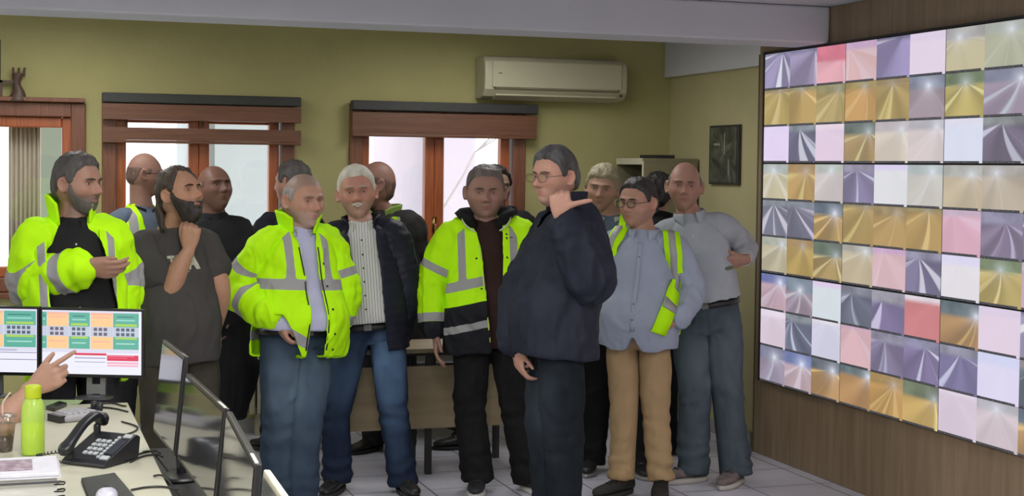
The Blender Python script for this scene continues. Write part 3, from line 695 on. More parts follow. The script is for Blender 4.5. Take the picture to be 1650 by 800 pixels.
# ---- materials shared by people
def skin_mat():
    if 'skin' in MATS: return MATS['skin']
    m = D.materials.new('skin'); m.use_nodes = True; nt = m.node_tree; N = nt.nodes; L = nt.links; b = N['Principled BSDF']
    a = N.new('ShaderNodeAttribute'); a.attribute_name = 'Col'
    nz = N.new('ShaderNodeTexNoise'); nz.inputs['Scale'].default_value = 55; nz.inputs['Detail'].default_value = 3
    tcn = N.new('ShaderNodeTexCoord'); L.new(tcn.outputs['Object'], nz.inputs[0])
    r = N.new('ShaderNodeMapRange'); r.inputs['To Min'].default_value = .88; r.inputs['To Max'].default_value = 1.1; L.new(nz.outputs['Fac'], r.inputs[0])
    x = N.new('ShaderNodeMix'); x.data_type = 'RGBA'; x.blend_type = 'MULTIPLY'; x.inputs[0].default_value = 1; L.new(a.outputs['Color'], x.inputs[6]); L.new(r.outputs[0], x.inputs[7])
    L.new(x.outputs[2], b.inputs['Base Color']); b.inputs['Roughness'].default_value = .52; b.inputs['Specular IOR Level'].default_value = .35
    b.inputs['Subsurface Weight'].default_value = .08; b.inputs['Subsurface Radius'].default_value = (.012, .005, .003); b.inputs['Subsurface Scale'].default_value = .5
    MATS['skin'] = m; return m
def hair_mat(name, col, hi=None):
    return mat(name, col, .55, var=.35, scale=24, bump=.35, bscale=70, stretch=(1, 1, .25), spec=.3, col2=hi)
TAPE = (.30, .30, .305); HIV = (.46, .90, .0); BLK = (.009, .010, .014)
def hivis_plain(): return mat('fluorescent_yellow_collar', HIV, .75, var=.04, scale=5, bump=.12, bscale=25, spec=.25)
def hivis_mat(): return mat('fluorescent_yellow_fabric', HIV, .75, var=.04, scale=5, bump=.12, bscale=25, attrs=(('f1', TAPE), ('f2', BLK)), spec=.25)
def cloth(name, col, attrs=(), var=.12, rough=.85, bump=.15, bscale=40., col2=None, scale=9., stretch=(1, 1, 1), sheen=0.):
    return mat(name, col, rough, var=var, scale=scale, bump=bump, bscale=bscale, attrs=attrs, spec=.2, col2=col2, stretch=stretch, sheen=sheen)
def jeans_mat(name, c, cf):
    if name in MATS: return MATS[name]
    m = mat(name, c, .85, var=.16, scale=14, bump=.12, bscale=120, spec=.15); nt = m.node_tree; N = nt.nodes; L = nt.links; b = N['Principled BSDF']
    src = b.inputs['Base Color'].links[0].from_socket; a = N.new('ShaderNodeAttribute'); a.attribute_name = 'fade'
    x = N.new('ShaderNodeMix'); x.data_type = 'RGBA'; L.new(a.outputs['Fac'], x.inputs[0]); L.new(src, x.inputs[6]); x.inputs[7].default_value = (*cf, 1); L.new(x.outputs[2], b.inputs['Base Color'])
    return m

def seg_dist(p, a, b):
    ab = b-a; t = np.clip(((p-a) @ ab)/(ab @ ab), 0, 1); q = a+t[:, None]*ab; return np.linalg.norm(p-q, axis=1), t

class Person:
    def __init__(s, label, z, head, hh, psi, neck, hip, hpsi=None, hpitch=0, hroll=0, hz=0., k=1., sh=1., group=None, face=None, arms=None, legs=None, name='person', neckz=0., hipz=0., shd=(0, 0), shx=(0, 0)):
        s.k = k; s.psi = psi; a = math.radians(psi)
        s.f = -CF*math.cos(a)+CR*math.sin(a); s.l = np.cross(UP, s.f)
        s.N = at_z(neck[0], neck[1], z+neckz); s.P = at_z(hip[0], hip[1], z+hipz); s.z = z
        s.up = unit(s.N-s.P); s.f = unit(s.f-s.up*np.dot(s.f, s.up)); s.l = np.cross(s.up, s.f)
        s.H = Head(at_z(head[0], head[1], z+hz), hh*z/3000., psi if hpsi is None else hpsi, hpitch, hroll, face)
        s.S = {'L': s.N-s.up*(.078*k-shd[0])+s.l*(.142*k*sh+shx[0]), 'R': s.N-s.up*(.078*k-shd[1])-s.l*(.142*k*sh+shx[1])}
        s.hj = {'L': s.P+s.l*.088*k, 'R': s.P-s.l*.088*k}
        s.E = {}; s.W = {}; arms = arms or {}
        for sd in 'LR':
            sg = 1 if sd == 'L' else -1
            if sd in arms and arms[sd]:
                (ex, ey, ez), (wx_, wy, wz_) = arms[sd][:2]; s.E[sd] = at_z(ex, ey, z+ez); s.W[sd] = at_z(wx_, wy, z+wz_)
            else:
                s.E[sd] = s.S[sd]-UP*.28*k+s.l*sg*.045*k-s.f*.01; s.W[sd] = s.E[sd]-UP*.24*k+s.f*.05*k+s.l*sg*.0
        s.K = {}; s.A = {}; s.ft = {}; legs = legs or {}
        for sd in 'LR':
            sg = 1 if sd == 'L' else -1
            if sd in legs:
                (kx, ky, kz), (ax, az, fa) = legs[sd]; s.K[sd] = at_z(kx, ky, z+kz); s.A[sd] = col_h(ax, z+az, .085*k); s.ft[sd] = fa
            else:
                h = s.hj[sd]; s.A[sd] = np.array([h[0], h[1], .085*k])+s.l*sg*.02; s.K[sd] = (h+s.A[sd])/2+s.f*.02+UP*.0; s.ft[sd] = psi+sg*12
        s.base = np.array([(s.A['L'][0]+s.A['R'][0])/2, (s.A['L'][1]+s.A['R'][1])/2, 0])
        s.o = empty(name, s.base, label, 'person', group)
    def child(s, name, v, f, m, smooth=True, label=None, parent=None):
        o = mk(name, v, f, m, parent or s.o, smooth)
        if label: o['label'] = label
        return o
    # ---------------- the body: one continuous skin surface
    def body(s, skin=(.42, .24, .17), stub=None, hands=None, lips=None, bare=None, scalp=None, limbr=1.):
        k = s.k; mb = MB(); H = s.H
        mb.add(H.w(H.loc), [tuple(f) for f in HF])
        for sd in (-1, 1): e = H.ear(sd); mb.add(e.v, e.f)
        nb = s.N+s.f*.0; hn = H.w((0, -.022, -.060)); mid = (nb*.5+hn*.5)-s.f*.004
        v, f = loft([(nb-s.up*.05, s.l*.085*k, s.f*.060*k), (nb+s.up*.01, s.l*.070*k, s.f*.062*k), (mid, s.l*.061*k, s.f*.061*k), (hn, s.l*.058*k, s.f*.060*k), (H.w((0, -.02, -.02)), s.l*.045*k, s.f*.05*k)], 22, 4, 2.1); mb.add(v, f)
        T = s.P-s.N; q = lambda t: s.N+T*t
        v, f = loft([(q(.03), s.l*.10*k, s.f*.055*k), (q(.12), s.l*.15*k, s.f*.075*k), (q(.35), s.l*.145*k, s.f*.09*k), (q(.65), s.l*.125*k, s.f*.085*k), (q(.95), s.l*.14*k, s.f*.09*k), (q(1.1), s.l*.12*k, s.f*.08*k)], 24, 4, 2.2); mb.add(v, f)
        for sd in 'LR':
            sg = 1 if sd == 'L' else -1; w_ = unit(s.W[sd]-s.E[sd]); r = limbr
            mb.tube([s.N-s.up*.05*k+s.l*sg*.06*k, s.S[sd], s.S[sd]*.5+s.E[sd]*.5, s.E[sd], s.E[sd]*.55+s.W[sd]*.45, s.W[sd]-w_*.01], [.036*k, .046*k, .044*k*r, .040*k*r, .040*k*r, .027*k], 16, 4)
            h = (hands or {}).get(sd)
            if h is None: h = dict(d=w_+s.up*-.2, t=s.f, curl=(18, 22, 12))
            h = dict(h)
            hm = hand_loft(s.W[sd], h.pop('d'), h.pop('t'), sd, k=h.pop('k', k*1.03), **h); mb.add(hm.v, hm.f)
            mb.tube([s.hj[sd], s.hj[sd]*.5+s.K[sd]*.5, s.K[sd], s.K[sd]*.6+s.A[sd]*.4, s.A[sd]], [.075*k, .065*k, .046*k, .045*k, .032*k], 14, 4)
            fd = s.footdir(sd); mb.tube([s.A[sd], s.A[sd]+fd*.06*k-UP*.03*k, s.A[sd]+fd*.13*k-UP*.045*k], [.032*k, .030*k, .022*k], 10, 3)
        co, fs, ed = remesh(mb.v, mb.f, .0054)
        hd = np.linalg.norm(co-H.c, axis=1); dh = np.minimum(np.linalg.norm(co-s.W['L'], axis=1), np.linalg.norm(co-s.W['R'], axis=1))
        w_ = np.where(hd < .13*H.k, .12, np.where(dh < .22, .22, .5)); co = relax(co, ed, w_, 4)
        lc = H.l(co); ish = (hd < .17*H.k)
        col = np.tile(np.array(skin), (len(co), 1))
        G = lambda x, y, z, sx, sy, sz: np.exp(-((np.abs(lc[:, 0])-x)/sx)**2-((lc[:, 1]-y)/sy)**2-((lc[:, 2]-z)/sz)**2)*ish
        red = .55*G(0, .115, -.028, .016, .02, .014)+.35*G(.045, .08, -.020, .022, .03, .02)+.4*G(.085, 0, 0, .015, .04, .04)
        col = col*(1+red[:, None]*np.array([.12, -.16, -.16]))
        dk = .62*G(.031, .085, .008, .017, .025, .010)+.3*G(.02, .09, .012, .006, .02, .006)+.3*G(0, .09, -.0585, .024, .03, .0025)  # shade of eye sockets and mouth line painted into the skin colour
        col = col*(1-dk[:, None]*np.array([.6, .7, .7]))
        lp = np.clip(1.1*G(0, .10, -.0585, .021, .03, .0085), 0, 1)[:, None]; col = col*(1-lp)+lp*np.array(lips or (skin[0]*.85, skin[1]*.55, skin[2]*.6))
        if scalp is not None:
            ph = np.arctan2(np.abs(lc[:, 0]), lc[:, 1]); sm = (sst(lc[:, 2]-hairline(ph, 'full'), -.004, .012)*ish)[:, None]*.75; col = col*(1-sm)+sm*np.array(scalp)
        if stub is not None:
            sc, amt = stub; ph = np.arctan2(np.abs(lc[:, 0]), lc[:, 1])
            sm = sst(-.030+.012*np.cos(ph*2)*0-lc[:, 2]+.02*sst(ph, .9, 1.3), 0, .018)*sst(1.75-ph, 0, .3)*sst(lc[:, 2], -.15, -.12)*ish
            sm = (sm*(1-lp[:, 0])*amt)[:, None]; col = col*(1-sm)+sm*np.array(sc)
        o = s.child('body', co, fs, skin_mat()); setcol(o, col); s.skin = skin
        return o
    def footdir(s, sd): a = math.radians(s.ft[sd]); return -CF*math.cos(a)+CR*math.sin(a)
    # ---------------- face details
    def face(s, brow=(.05, .035, .03), browt=1., squint=.0, look=0., lift=0.):
        H = s.H; k = H.k
        for sg in (-1, 1):
            y = H.surfY(sg*.031, .0055)
            e = MB().ell(H.w((sg*.031, y-.0022, .0045)), H.d((1, -sg*.25, 0))*.0125*k, H.d((0, 0, 1))*(.0040-.002*squint)*k, H.d((sg*.25, 1, 0))*.0048*k, 16, 10)
            o = s.child('eye', e.v, e.f, mat('eye_white', (.26, .23, .21), .35, var=.03))
            e = MB().ell(H.w((sg*.031+look*.005, y-.0020, .0045)), H.d((1, 0, 0))*.0062*k, H.d((0, 0, 1))*(.0041-.002*squint)*k, H.d((0, 1, 0))*.0056*k, 12, 8)
            s.child('iris', e.v, e.f, mat('iris_dark', (.018, .011, .008), .2, var=.05), parent=o)
            pts = []; rr = []
            for j in range(5):
                x = sg*(.0125+.0085*j); zz = .0235+.0045*math.sin(j/4*2.4)-.001*j+lift*(.006-.0012*j); pts.append(H.w((x, H.surfY(x, zz)+.0005, zz))); rr.append((.0018, .0028, .0030, .0025, .0012)[j]*browt*k)
            v, f = tube_mesh(pts, rr, 8, 3); s.child('eyebrow', v, f, hair_mat('brow_%02d%02d' % (int(brow[0]*99), int(brow[2]*99)), brow))
    def hair(s, m, style='full', thick=.009, nz=.004, seed=0, top=0., side=1., name='hair', wave=60., extra=None):
        H = s.H; L_ = H.loc; zl = hairline(H.phi, style); mask = sst(L_[:, 2]-zl+.004*vnoise(L_*60, seed), 0, .024)
        th = thick*(side+(1-side)*sst(L_[:, 2], .0, .06))+top*sst(L_[:, 2], .03, .10)
        v, f = H.shell(mask, th, .006, nz, seed, wave, .02)
        return s.child(name, v, f, m)
    def ringhair(s, m, thick=.006, ztop=.055, seed=2, phi0=1.0):
        H = s.H; L_ = H.loc; zl = hairline(H.phi, 'full'); mask = sst(L_[:, 2]-zl, 0, .012)*sst(ztop-L_[:, 2], 0, .03)*sst(H.phi, phi0, phi0+.25)
        v, f = H.shell(mask, thick, .005, .002, seed, 60., .03); return s.child('hair', v, f, m)
    def beard(s, m, thick=.007, seed=1, chin=0., low=0.):
        H = s.H; L_ = H.loc; ph = H.phi
        zt = np.interp(ph, [0, .25, .5, .8, 1.05, 1.25, 1.6], [-.040, -.044, -.040-low, -.034-low, -.020-low, .012, .010])
        mask = sst(zt-L_[:, 2]+.004*vnoise(L_*120, seed), 0, .010)*sst(1.45-ph, 0, .12)
        lip = np.exp(-(L_[:, 0]/.020)**4-((L_[:, 2]+.0600)/.0062)**4)*(L_[:, 1] > 0); mask = mask*(1-np.clip(lip*1.4, 0, 1))
        th = thick+chin*np.exp(-(L_[:, 0]/.04)**2-((L_[:, 2]+.115)/.03)**2)
        v, f = H.shell(mask, th, .006, .0015, seed, 90., .12); return s.child('beard', v, f, m)
    def moustache(s, m, r=.0055, wdt=.026):
        H = s.H; pts = []; rr = []
        for j in range(9):
            x = -wdt+j*wdt/4; z = -.046-.007*(abs(x)/wdt)**1.5; pts.append(H.w((x, H.surfY(x, z)+.003, z))); rr.append(r*H.k*(.45+.55*math.cos(x/wdt*1.2)))
        v, f = tube_mesh(pts, rr, 10, 3); s.child('moustache', v, f, m)
    def glasses(s, m, lens=(.0235, .0165), thick=.0013, full=True):
        H = s.H; k = H.k; yb = max(H.surfY(0, .010), H.surfY(.04, .02))+.012; mb = MB()
        t = s.child('glasses', [(0, 0, 0)], [], m)
        for sg in (-1, 1):
            pts = [H.w((sg*.033+lens[0]*math.copysign(abs(math.cos(a))**.75, math.cos(a)), yb-.004*abs(math.cos(a)), .002+lens[1]*math.copysign(abs(math.sin(a))**.75, math.sin(a)))) for a in np.linspace(0, 2*math.pi, 25)]
            mb.tube(pts, thick*k, 6, 1)
            mb.tube([H.w((sg*(.033+lens[0]), yb-.004, .006)), H.w((sg*.078, yb-.03, .008)), H.w((sg*.082, .0, .008)), H.w((sg*.083, -.022, -.004))], thick*k, 6, 3)
            g = MB().ell(H.w((sg*.033, yb-.002, .002)), H.d((1, 0, 0))*lens[0]*k, H.d((0, 0, 1))*lens[1]*k, H.d((0, 1, 0))*.0006*k, 16, 6)
            s.child('lens', g.v, g.f, glassmat('spectacle_lens', (.95, .95, .95), .05), parent=t)
        mb.tube([H.w((-.010, yb, .005)), H.w((0, yb+.001, .008)), H.w((.010, yb, .005))], thick*k, 6, 3)
        me = t.data; me.clear_geometry(); vv = np.array(mb.v)-np.array(origin_of(t)); me.from_pydata([tuple(x) for x in vv], [], mb.f); me.update(); me.polygons.foreach_set('use_smooth', [True]*len(me.polygons))
        return t
    # ---------------- garments
    def torso_rings(s, off, hem, belly=0., wsc=1., dsc=1., prof=None, hemflare=0., top=.0, chest=0.):
        """hem measured below the hip joints along the spine (m)"""
        k = s.k; T = s.P-s.N; Ln = np.linalg.norm(T); dn = T/Ln
        prof = prof or [(-.020, .060, .060, -.008), (.005, .080, .068, -.006), (.035, .115, .080, -.004), (.085, .150, .096, .0), (.17, .166, .112, .006), (.27, .170, .118, .012), (.40, .160, .116, .014), (.52, .166, .118, .008), (.60, .172, .122, .0), (.68, .172, .122, -.004), (.80, .168, .118, -.004), (.95, .165, .115, 0)]
        sc = (Ln/.50); out = []; hemd = Ln+hem
        prev = None
        def at(a):
            P_ = np.array([(p[0]*sc,)+tuple(p[1:]) for p in prof]); return [np.interp(a, P_[:, 0], P_[:, j]) for j in (1, 2, 3)]
        ds = [p[0]*sc for p in prof if p[0]*sc < hemd-.02]+[hemd-.005, hemd]
        for a in ds:
            wv, dv, fo = at(a); bl = belly*math.exp(-((a-.42*sc)/.14)**2); fl = hemflare*sst(np.array([a]), Ln*.6, hemd)[0]; ch = chest*math.exp(-((a-.2*sc)/.1)**2)
            off_ = off if a > .03 else off*.5
            c = s.N+dn*a+s.f*((fo+bl*.55+ch*.5)*k)
            out.append((c, s.l*((wv*wsc)*k+off_+bl*.35+fl), s.f*((dv*dsc)*k+off_+bl*.5+fl*.7+ch*.5)))
        return out
    def arm_tube(s, sd, off, end=1.0, r=None, bag=1.):
        k = s.k; sg = 1 if sd == 'L' else -1; S_, E_, W_ = s.S[sd], s.E[sd], s.W[sd]
        r = r or (.046, .060, .058, .054, .050, .040)
        W_ = W_-unit(W_-E_)*getattr(s, 'cuff', {}).get(sd, .022)
        pts = [s.N-s.up*.050*k+s.l*sg*.050*k, S_+s.up*.002, S_*.52+E_*.48, E_, E_*.5+W_*.5, W_]
        rad = [a*k+off*b for a, b in zip(r, (.6, .8, 1, bag, bag, .9))]
        if end < 1:      # short sleeve: fraction of the upper arm
            e = S_+(E_-S_)*end; pts = pts[:2]+[S_+(E_-S_)*end*.6, e]; rad = rad[:2]+[rad[2], rad[2]*1.02]
        return tube_mesh(pts, rad, 20, 4)
    def coords(s, co, force=None):
        """torso height below neck, lateral (+ person's left), forward; sleeve class and distance along the sleeve"""
        d = co-s.N; h = -(d @ s.up); x = d @ s.l; y = d @ s.f
        dt = np.sqrt((x/(.165*s.k))**2+(y/(.125*s.k))**2)
        cls = np.zeros(len(co), int); al = np.zeros(len(co)); best = np.full(len(co), 1e9)
        for i, sd in enumerate('LR'):
            d1, t1 = seg_dist(co, s.S[sd], s.E[sd]); d2, t2 = seg_dist(co, s.E[sd], s.W[sd]); L1 = np.linalg.norm(s.E[sd]-s.S[sd]); L2 = np.linalg.norm(s.W[sd]-s.E[sd])
            dd = np.minimum(d1, d2); a_ = np.where(d1 < d2, t1*L1, L1+t2*L2); r = dd/.062
            sel = (r < best) & ((r < dt*1.0) | (dd < .055)) & (h > .03-.2*0); sel &= (r < 1.75)
            best = np.where(sel, r, best); cls = np.where(sel, i+1, cls); al = np.where(sel, a_, al)
        if force is not None:
            cls = np.full(len(co), force)
            if force:
                sd = 'LR'[force-1]; d1, t1 = seg_dist(co, s.S[sd], s.E[sd]); d2, t2 = seg_dist(co, s.E[sd], s.W[sd]); L1 = np.linalg.norm(s.E[sd]-s.S[sd]); L2 = np.linalg.norm(s.W[sd]-s.E[sd])
                wt = 1/(1+np.exp(np.clip((d1-d2)/.012, -30, 30))); al = wt*t1*L1+(1-wt)*(L1+t2*L2)
        return h, x, y, cls, al
    def finish(s, name, v, f, m, vox=.0085, it=4, amp=.004, wsc=9., seed=0, cut=None, paint=None, thick=.007, folds=(), label=None, grav=.45, force=0, parent=None, drop=None):
        co, fs, ed = remesh(v, f, vox); co = relax(co, ed, .5, it); n = vnormals(co, fs)
        p = np.stack([co @ s.l, co @ s.f, co @ s.up*grav], 1)*wsc
        rid = fbm(p+vnoise(co*4, seed+5)[:, None]*.8, seed, 3); rid = 1-2*np.abs(rid); r2 = fbm(p*np.array([1., 1., .7])*.55+7.3, seed+40, 2); rid = rid*.75+.9*(np.exp(-(r2/.12)**2)-.3)
        dsp = amp*rid
        for (c, rad, am, dirv, fr) in folds:      # creases gathered round a joint
            dd = np.linalg.norm(co-c, axis=1); ph = (co-c) @ unit(dirv)*fr*.8+4.5*vnoise(co*np.array([9., 9., 6.]), seed+3)
            dsp = dsp+am*.8*np.exp(-(dd/rad)**2)*np.sin(ph)*(.55+.45*vnoise(co*13, seed+8))
        co = co+n*dsp[:, None]; keep = np.ones(len(fs), bool)
        h, x, y, cls, al = s.coords(co, force)
        kf = fs; g = None
        if cut is not None: x0, x1 = cut(h); g = np.minimum(np.minimum(x-x0, x1-x), y-.02)
        if drop is not None: gd = drop(h, x, y); g = gd if g is None else np.maximum(g, gd)
        if g is not None:                         # trim along the zero line of g, snapping the border vertices onto it
            e = np.vstack([ed, ed[:, ::-1]]); sel = (g[e[:, 0]] > 0) & (g[e[:, 1]] <= 0); e = e[sel]; t = (g[e[:, 0]]/(g[e[:, 0]]-g[e[:, 1]]))[:, None]; q = co[e[:, 0]]+(co[e[:, 1]]-co[e[:, 0]])*t
            acc = np.zeros_like(co); cnt = np.bincount(e[:, 0], minlength=len(co)).astype(float)
            for a_ in range(3): acc[:, a_] = np.bincount(e[:, 0], q[:, a_], len(co))
            hit = cnt > 0; co = co.copy(); co[hit] = acc[hit]/cnt[hit][:, None]; kf = [f_ for f_ in fs if not all(g[i] > 0 for i in f_)]
            E_ = np.sort(np.array([(f_[i], f_[(i+1) % len(f_)]) for f_ in kf for i in range(len(f_))]), axis=1); ue, cn = np.unique(E_, axis=0, return_counts=True); be = ue[cn == 1]
            wb = np.zeros(len(co)); wb[np.unique(be)] = .5; co = relax(co, be, wb, 5)
            h, x, y, cls, al = s.coords(co, force)
        o = s.child(name, co, kf, m, label=label, parent=parent)
        if paint is not None:
            for nm, val in paint(h, x, y, cls, al, co).items():
                if nm in ('f1', 'f2'): val = relax(np.clip(val, -.03, .03)[:, None]*np.ones(3), ed, .5, 4)[:, 0]
                setattr_f(o, nm, val)
        if g is not None and thick: solid(o, thick, -1)
        return o
    def top(s, name, m, off=.008, hem=.04, belly=0., wsc=1., dsc=1., sleeves=1.0, amp=.004, seed=0, cut=None, paint=None, folds=True, vox=.0085, hemflare=0., armr=None, chest=0., label=None, wsc_n=9., thick=.007, bag=1., it=3, drop=None):
        v, f = loft(s.torso_rings(off, hem, belly, wsc, dsc, hemflare=hemflare, chest=chest), 36, 3, 2.35)
        fl = [] if folds is True else list(folds)
        for sd in 'LR':
            if sleeves > 0: fl += [(s.S[sd]-s.up*.10+s.f*.08-s.l*(.03 if sd == 'L' else -.03), .09, amp*1.2, s.up+s.l*(1 if sd == 'R' else -1), 70.)]
        o = s.finish(name, v, f, m, vox, it, amp, wsc_n, seed, cut, paint, thick, fl, label, drop=drop)
        for i, sd in enumerate('LR'):
            if sleeves <= 0: break
            v, f = s.arm_tube(sd, off, sleeves, armr, bag); E_, W_, S_ = s.E[sd], s.W[sd], s.S[sd]; sf = [q for q in fl if len(q) > 5]
            if sleeves >= 1: sf = [(E_, .10, amp*1.9, W_-S_, 95.), (W_-(W_-E_)*.25, .09, amp*1.5, W_-E_, 120.), (S_*.5+E_*.5, .12, amp*1.0, E_-S_+s.f*.1, 70.)]
            s.finish('sleeve', v, f, m, vox, it, amp*1.1, wsc_n*1.15, seed+5+i, None, paint, 0, sf, force=i+1, parent=o)
        return o
    def trousers(s, m, off=.006, r=(.098, .088, .068, .064, .062), amp=.004, seed=0, waist=.10, belly=0., hemz=.03, fade=None, name='trousers', cr=.0, hipw=1.):
        k = s.k; u = s.up; bl = belly*.5; parts = []; ym = s.P
        pelv = loft([(s.P+u*(waist+.002)*k+s.f*bl*.6, s.l*(.150*k*hipw+off+bl*.5), s.f*(.108*k+off+bl*.6)), (s.P+u*(waist-.01)*k+s.f*bl*.6, s.l*(.153*k*hipw+off+bl*.5), s.f*(.110*k+off+bl*.6)), (s.P+u*.03*k, s.l*(.164*k*hipw+off), s.f*(.116*k+off)), (s.P-u*.05*k, s.l*(.160*k*hipw+off), s.f*(.108*k+off)), (s.P-u*.085*k, s.l*(.120*k*hipw+off), s.f*(.080*k+off))], 32, 4, 2.4)
        CO = []; FS = []; n0 = 0
        for i, sd in enumerate('LR'):
            hj, K_, A_ = s.hj[sd], s.K[sd], s.A[sd]-UP*(.085*k-hemz-.01); sg = 1 if sd == 'L' else -1
            fb = s.footdir(sd); A_ = A_+fb*.008; mb = MB().add(*pelv)
            pts = [hj+u*.02, hj-u*.06*k, hj*.5+K_*.5+s.f*.01, K_, K_*.5+A_*.5-s.f*.012, A_]; rr = [.078*k+off, r[0]*k*.86+off, r[1]*k*.95+off, r[2]*k*.96+off, r[3]*k*.96+off, r[4]*k+off]
            v, f = tube_mesh(pts, rr, 22, 5, cap=False); mb.add(v, f)
            fl = [(K_-UP*.01, .085, amp*1.5, UP+s.l*.35*sg, 95.), (K_+UP*.12+s.f*.06, .10, amp*.8, UP*.6+s.l*.7*sg, 80.), (A_+UP*.08, .10, amp*1.9, UP+s.l*.2*sg, 110.), (hj-u*.03+s.f*.08, .09, amp*1.1, u*.8+s.l*sg*.8, 70.)]
            co, fs, ed = remesh(mb.v, mb.f, .0088); co = relax(co, ed, .5, 3); n = vnormals(co, fs); rid = fbm(co*8*np.array([1, 1, .6]), seed+31+i*7, 3); dsp = amp*.8*(1-2*np.abs(rid))
            for (c_, rad, am, dv, fr) in fl:
                dd = np.linalg.norm(co-c_, axis=1); ph = (co-c_) @ unit(dv)*fr*.8+4.*vnoise(co*np.array([9., 9., 6.]), seed+3+i); dsp = dsp+am*np.exp(-(dd/rad)**2)*np.sin(ph)*(.6+.4*vnoise(co*13, seed+8))
            hl = (co-s.P) @ s.l*sg; up_ = (co-s.P) @ u; co = co+n*(dsp*sst(hl, .0, .02))[:, None]; hl = (co-s.P) @ s.l*sg
            g = np.minimum(-hl-.0005, up_+.07*k); cut_ = (g > 0)
            for q in fs:                      # snap the half-pelvis seam to the middle plane
                pass
            e = np.vstack([ed, ed[:, ::-1]]); sel = cut_[e[:, 0]] & ~cut_[e[:, 1]]; bi = np.unique(e[sel, 0]); bi = bi[up_[bi] > -.05*k]; co[bi] += (s.l*sg)*(-hl[bi])[:, None]
            kf = [tuple(j+n0 for j in q) for q in fs if not all(cut_[j] for j in q)]; CO.append(co); FS += kf; n0 += len(co)
        co = np.vstack(CO); o = s.child(name, co, FS, m)
        fv = np.zeros(len(co))
        for sd in 'LR':
            fa = fade.get(sd, 0) if isinstance(fade, dict) else (fade or 0)
            a = s.hj[sd]-u*.10; b = s.K[sd]+u*.02; d_, t_ = seg_dist(co, a, b); q = a+t_[:, None]*(b-a); nf = ((co-q) @ s.f)/.08
            fv += fa*sst(nf, .1, 1.1)*np.exp(-((t_-.45)/.55)**4)*sst(.16-d_, 0, .05)
            kk = s.K[sd]*.5+s.A[sd]*.5; d2, t2 = seg_dist(co, s.K[sd], s.A[sd]); fv += fa*.18*sst(((co-kk) @ s.f)/.07, .2, 1.1)*sst(.15-d2, 0, .05)*np.exp(-((t2-.5)/.35)**2)
        setattr_f(o, 'fade', np.clip(fv*(.8+.3*fbm(co*7, 3)), 0, 1))
        return o
    def shoe(s, sd, m, sole_m, size=1., high=False, sole=.022, lace_m=None):
        k = s.k*size; A_ = s.A[sd].copy(); fd = s.footdir(sd); ld = np.cross(UP, fd); B = np.array([A_[0], A_[1], 0.])
        prof = [(-.075, .020, .03, .050), (-.066, .031, .042, .070), (-.03, .035, .05, .088), (.02, .038, .045, .078), (.07, .044, .038, .058), (.12, .047, .032, .046), (.165, .043, .028, .038), (.195, .030, .024, .030), (.208, .014, .02, .022)]
        kk = [(B+fd*a*k+UP*(sole+c_*.5)*k, ld*w_*k, UP*(c_*.5)*k) for a, w_, hh_, c_ in prof]
        v, f = loft(kk, 20, 3, 2.4); mb = MB().add(v, f)
        mb.tube([B-fd*.02*k+UP*.06*k, B-fd*.025*k+UP*(.10 if not high else .14)*k], [.040*k, .040*k], 16, 3)
        co, fs, ed = remesh(mb.v, mb.f, .006); co = relax(co, ed, .5, 3); co[:, 2] = np.maximum(co[:, 2], sole*.7*k)
        o = s.child('shoe', co, fs, m)
        out = []; n = 28
        lv = []
        for zz, g in ((.0005, 1.0), (sole*k*.5, 1.06), (sole*k, 1.03)):
            ring_ = []
            for j in range(n):
                a = 2*math.pi*j/n; y_ = .066+.146*math.cos(a); wv = np.interp(y_, [-.08, -.06, 0, .06, .12, .18, .21], [.012, .030, .037, .042, .048, .036, .010]); ring_.append(B+fd*y_*k*g+ld*(math.copysign(abs(math.sin(a))**.6, math.sin(a))*wv*k*g)+UP*zz)
            lv += ring_
        ff = [tuple(range(n))[::-1], tuple(2*n+j for j in range(n))]
        for i in range(2):
            for j in range(n): ff.append((i*n+j, i*n+(j+1) % n, (i+1)*n+(j+1) % n, (i+1)*n+j))
        s.child('sole', lv, ff, sole_m, parent=o)
        lb = MB()
        for j in range(4):
            a = .035+.022*j; hh = (sole+np.interp(a, [.02, .07, .12], [.079, .060, .048]))*k+.002
            lb.tube([B+fd*a*k+ld*.022*k+UP*(hh-.006*k), B+fd*(a+.006)*k+UP*hh, B+fd*a*k-ld*.022*k+UP*(hh-.006*k)], .0028*k, 6, 2)
        s.child('laces', lb.v, lb.f, lace_m or mat('dark_laces', (.02, .02, .02), .8), parent=o)
        return o
    def shoes(s, m, sm, **k):
        for sd in 'LR': s.shoe(sd, m, sm, **k)
    def collar(s, name, m, r=(.066, .070), h=.035, fold=0., open_=.5, back=.0, r2=None, z0=-.012, fwd=.006, thick=.0025, tip=.03, parent=None, lean=0., zb=0., asym=0.):
        """band round the neck; fold > 0 makes a turned-down shirt collar"""
        k = s.k; n = 44; v = []; f = []
        rows = []
        for i in range(n+1):
            a = open_+asym+(2*math.pi-2*open_)*i/n      # angle from front, going round
            fr = abs(math.cos(a/2))                      # 1 at front, 0 at back
            dr = -s.l*math.sin(a)*-1; d_ = s.l*math.sin(a)+s.f*math.cos(a)
            c = s.N+s.up*(z0-.022*fr**2+zb*(1-fr))*k+s.f*fwd*k+s.f*lean*(1-fr)
            e = min(i, n-i)/n; edge = math.exp(-(e/.06)**2)
            R0 = (s.l*math.sin(a)*r[0]+s.f*math.cos(a)*r[1])*k
            if fold > 0:
                rows.append([c+R0*1.0, c+R0*.97+s.up*h*.6*k, c+R0*1.0+s.up*h*k, c+R0*1.07+s.up*h*.85*k, c+R0*(1.20+.10*edge)+s.up*(h-fold-tip*edge)*k])
            else:
                r2_ = r2 or 1.15; hh = h*(1-.25*edge)
                rows.append([c+R0, c+R0*(1+(r2_-1)*.4)+s.up*hh*.45*k, c+R0*(1+(r2_-1)*.8)+s.up*hh*.85*k, c+R0*r2_+s.up*hh*k])
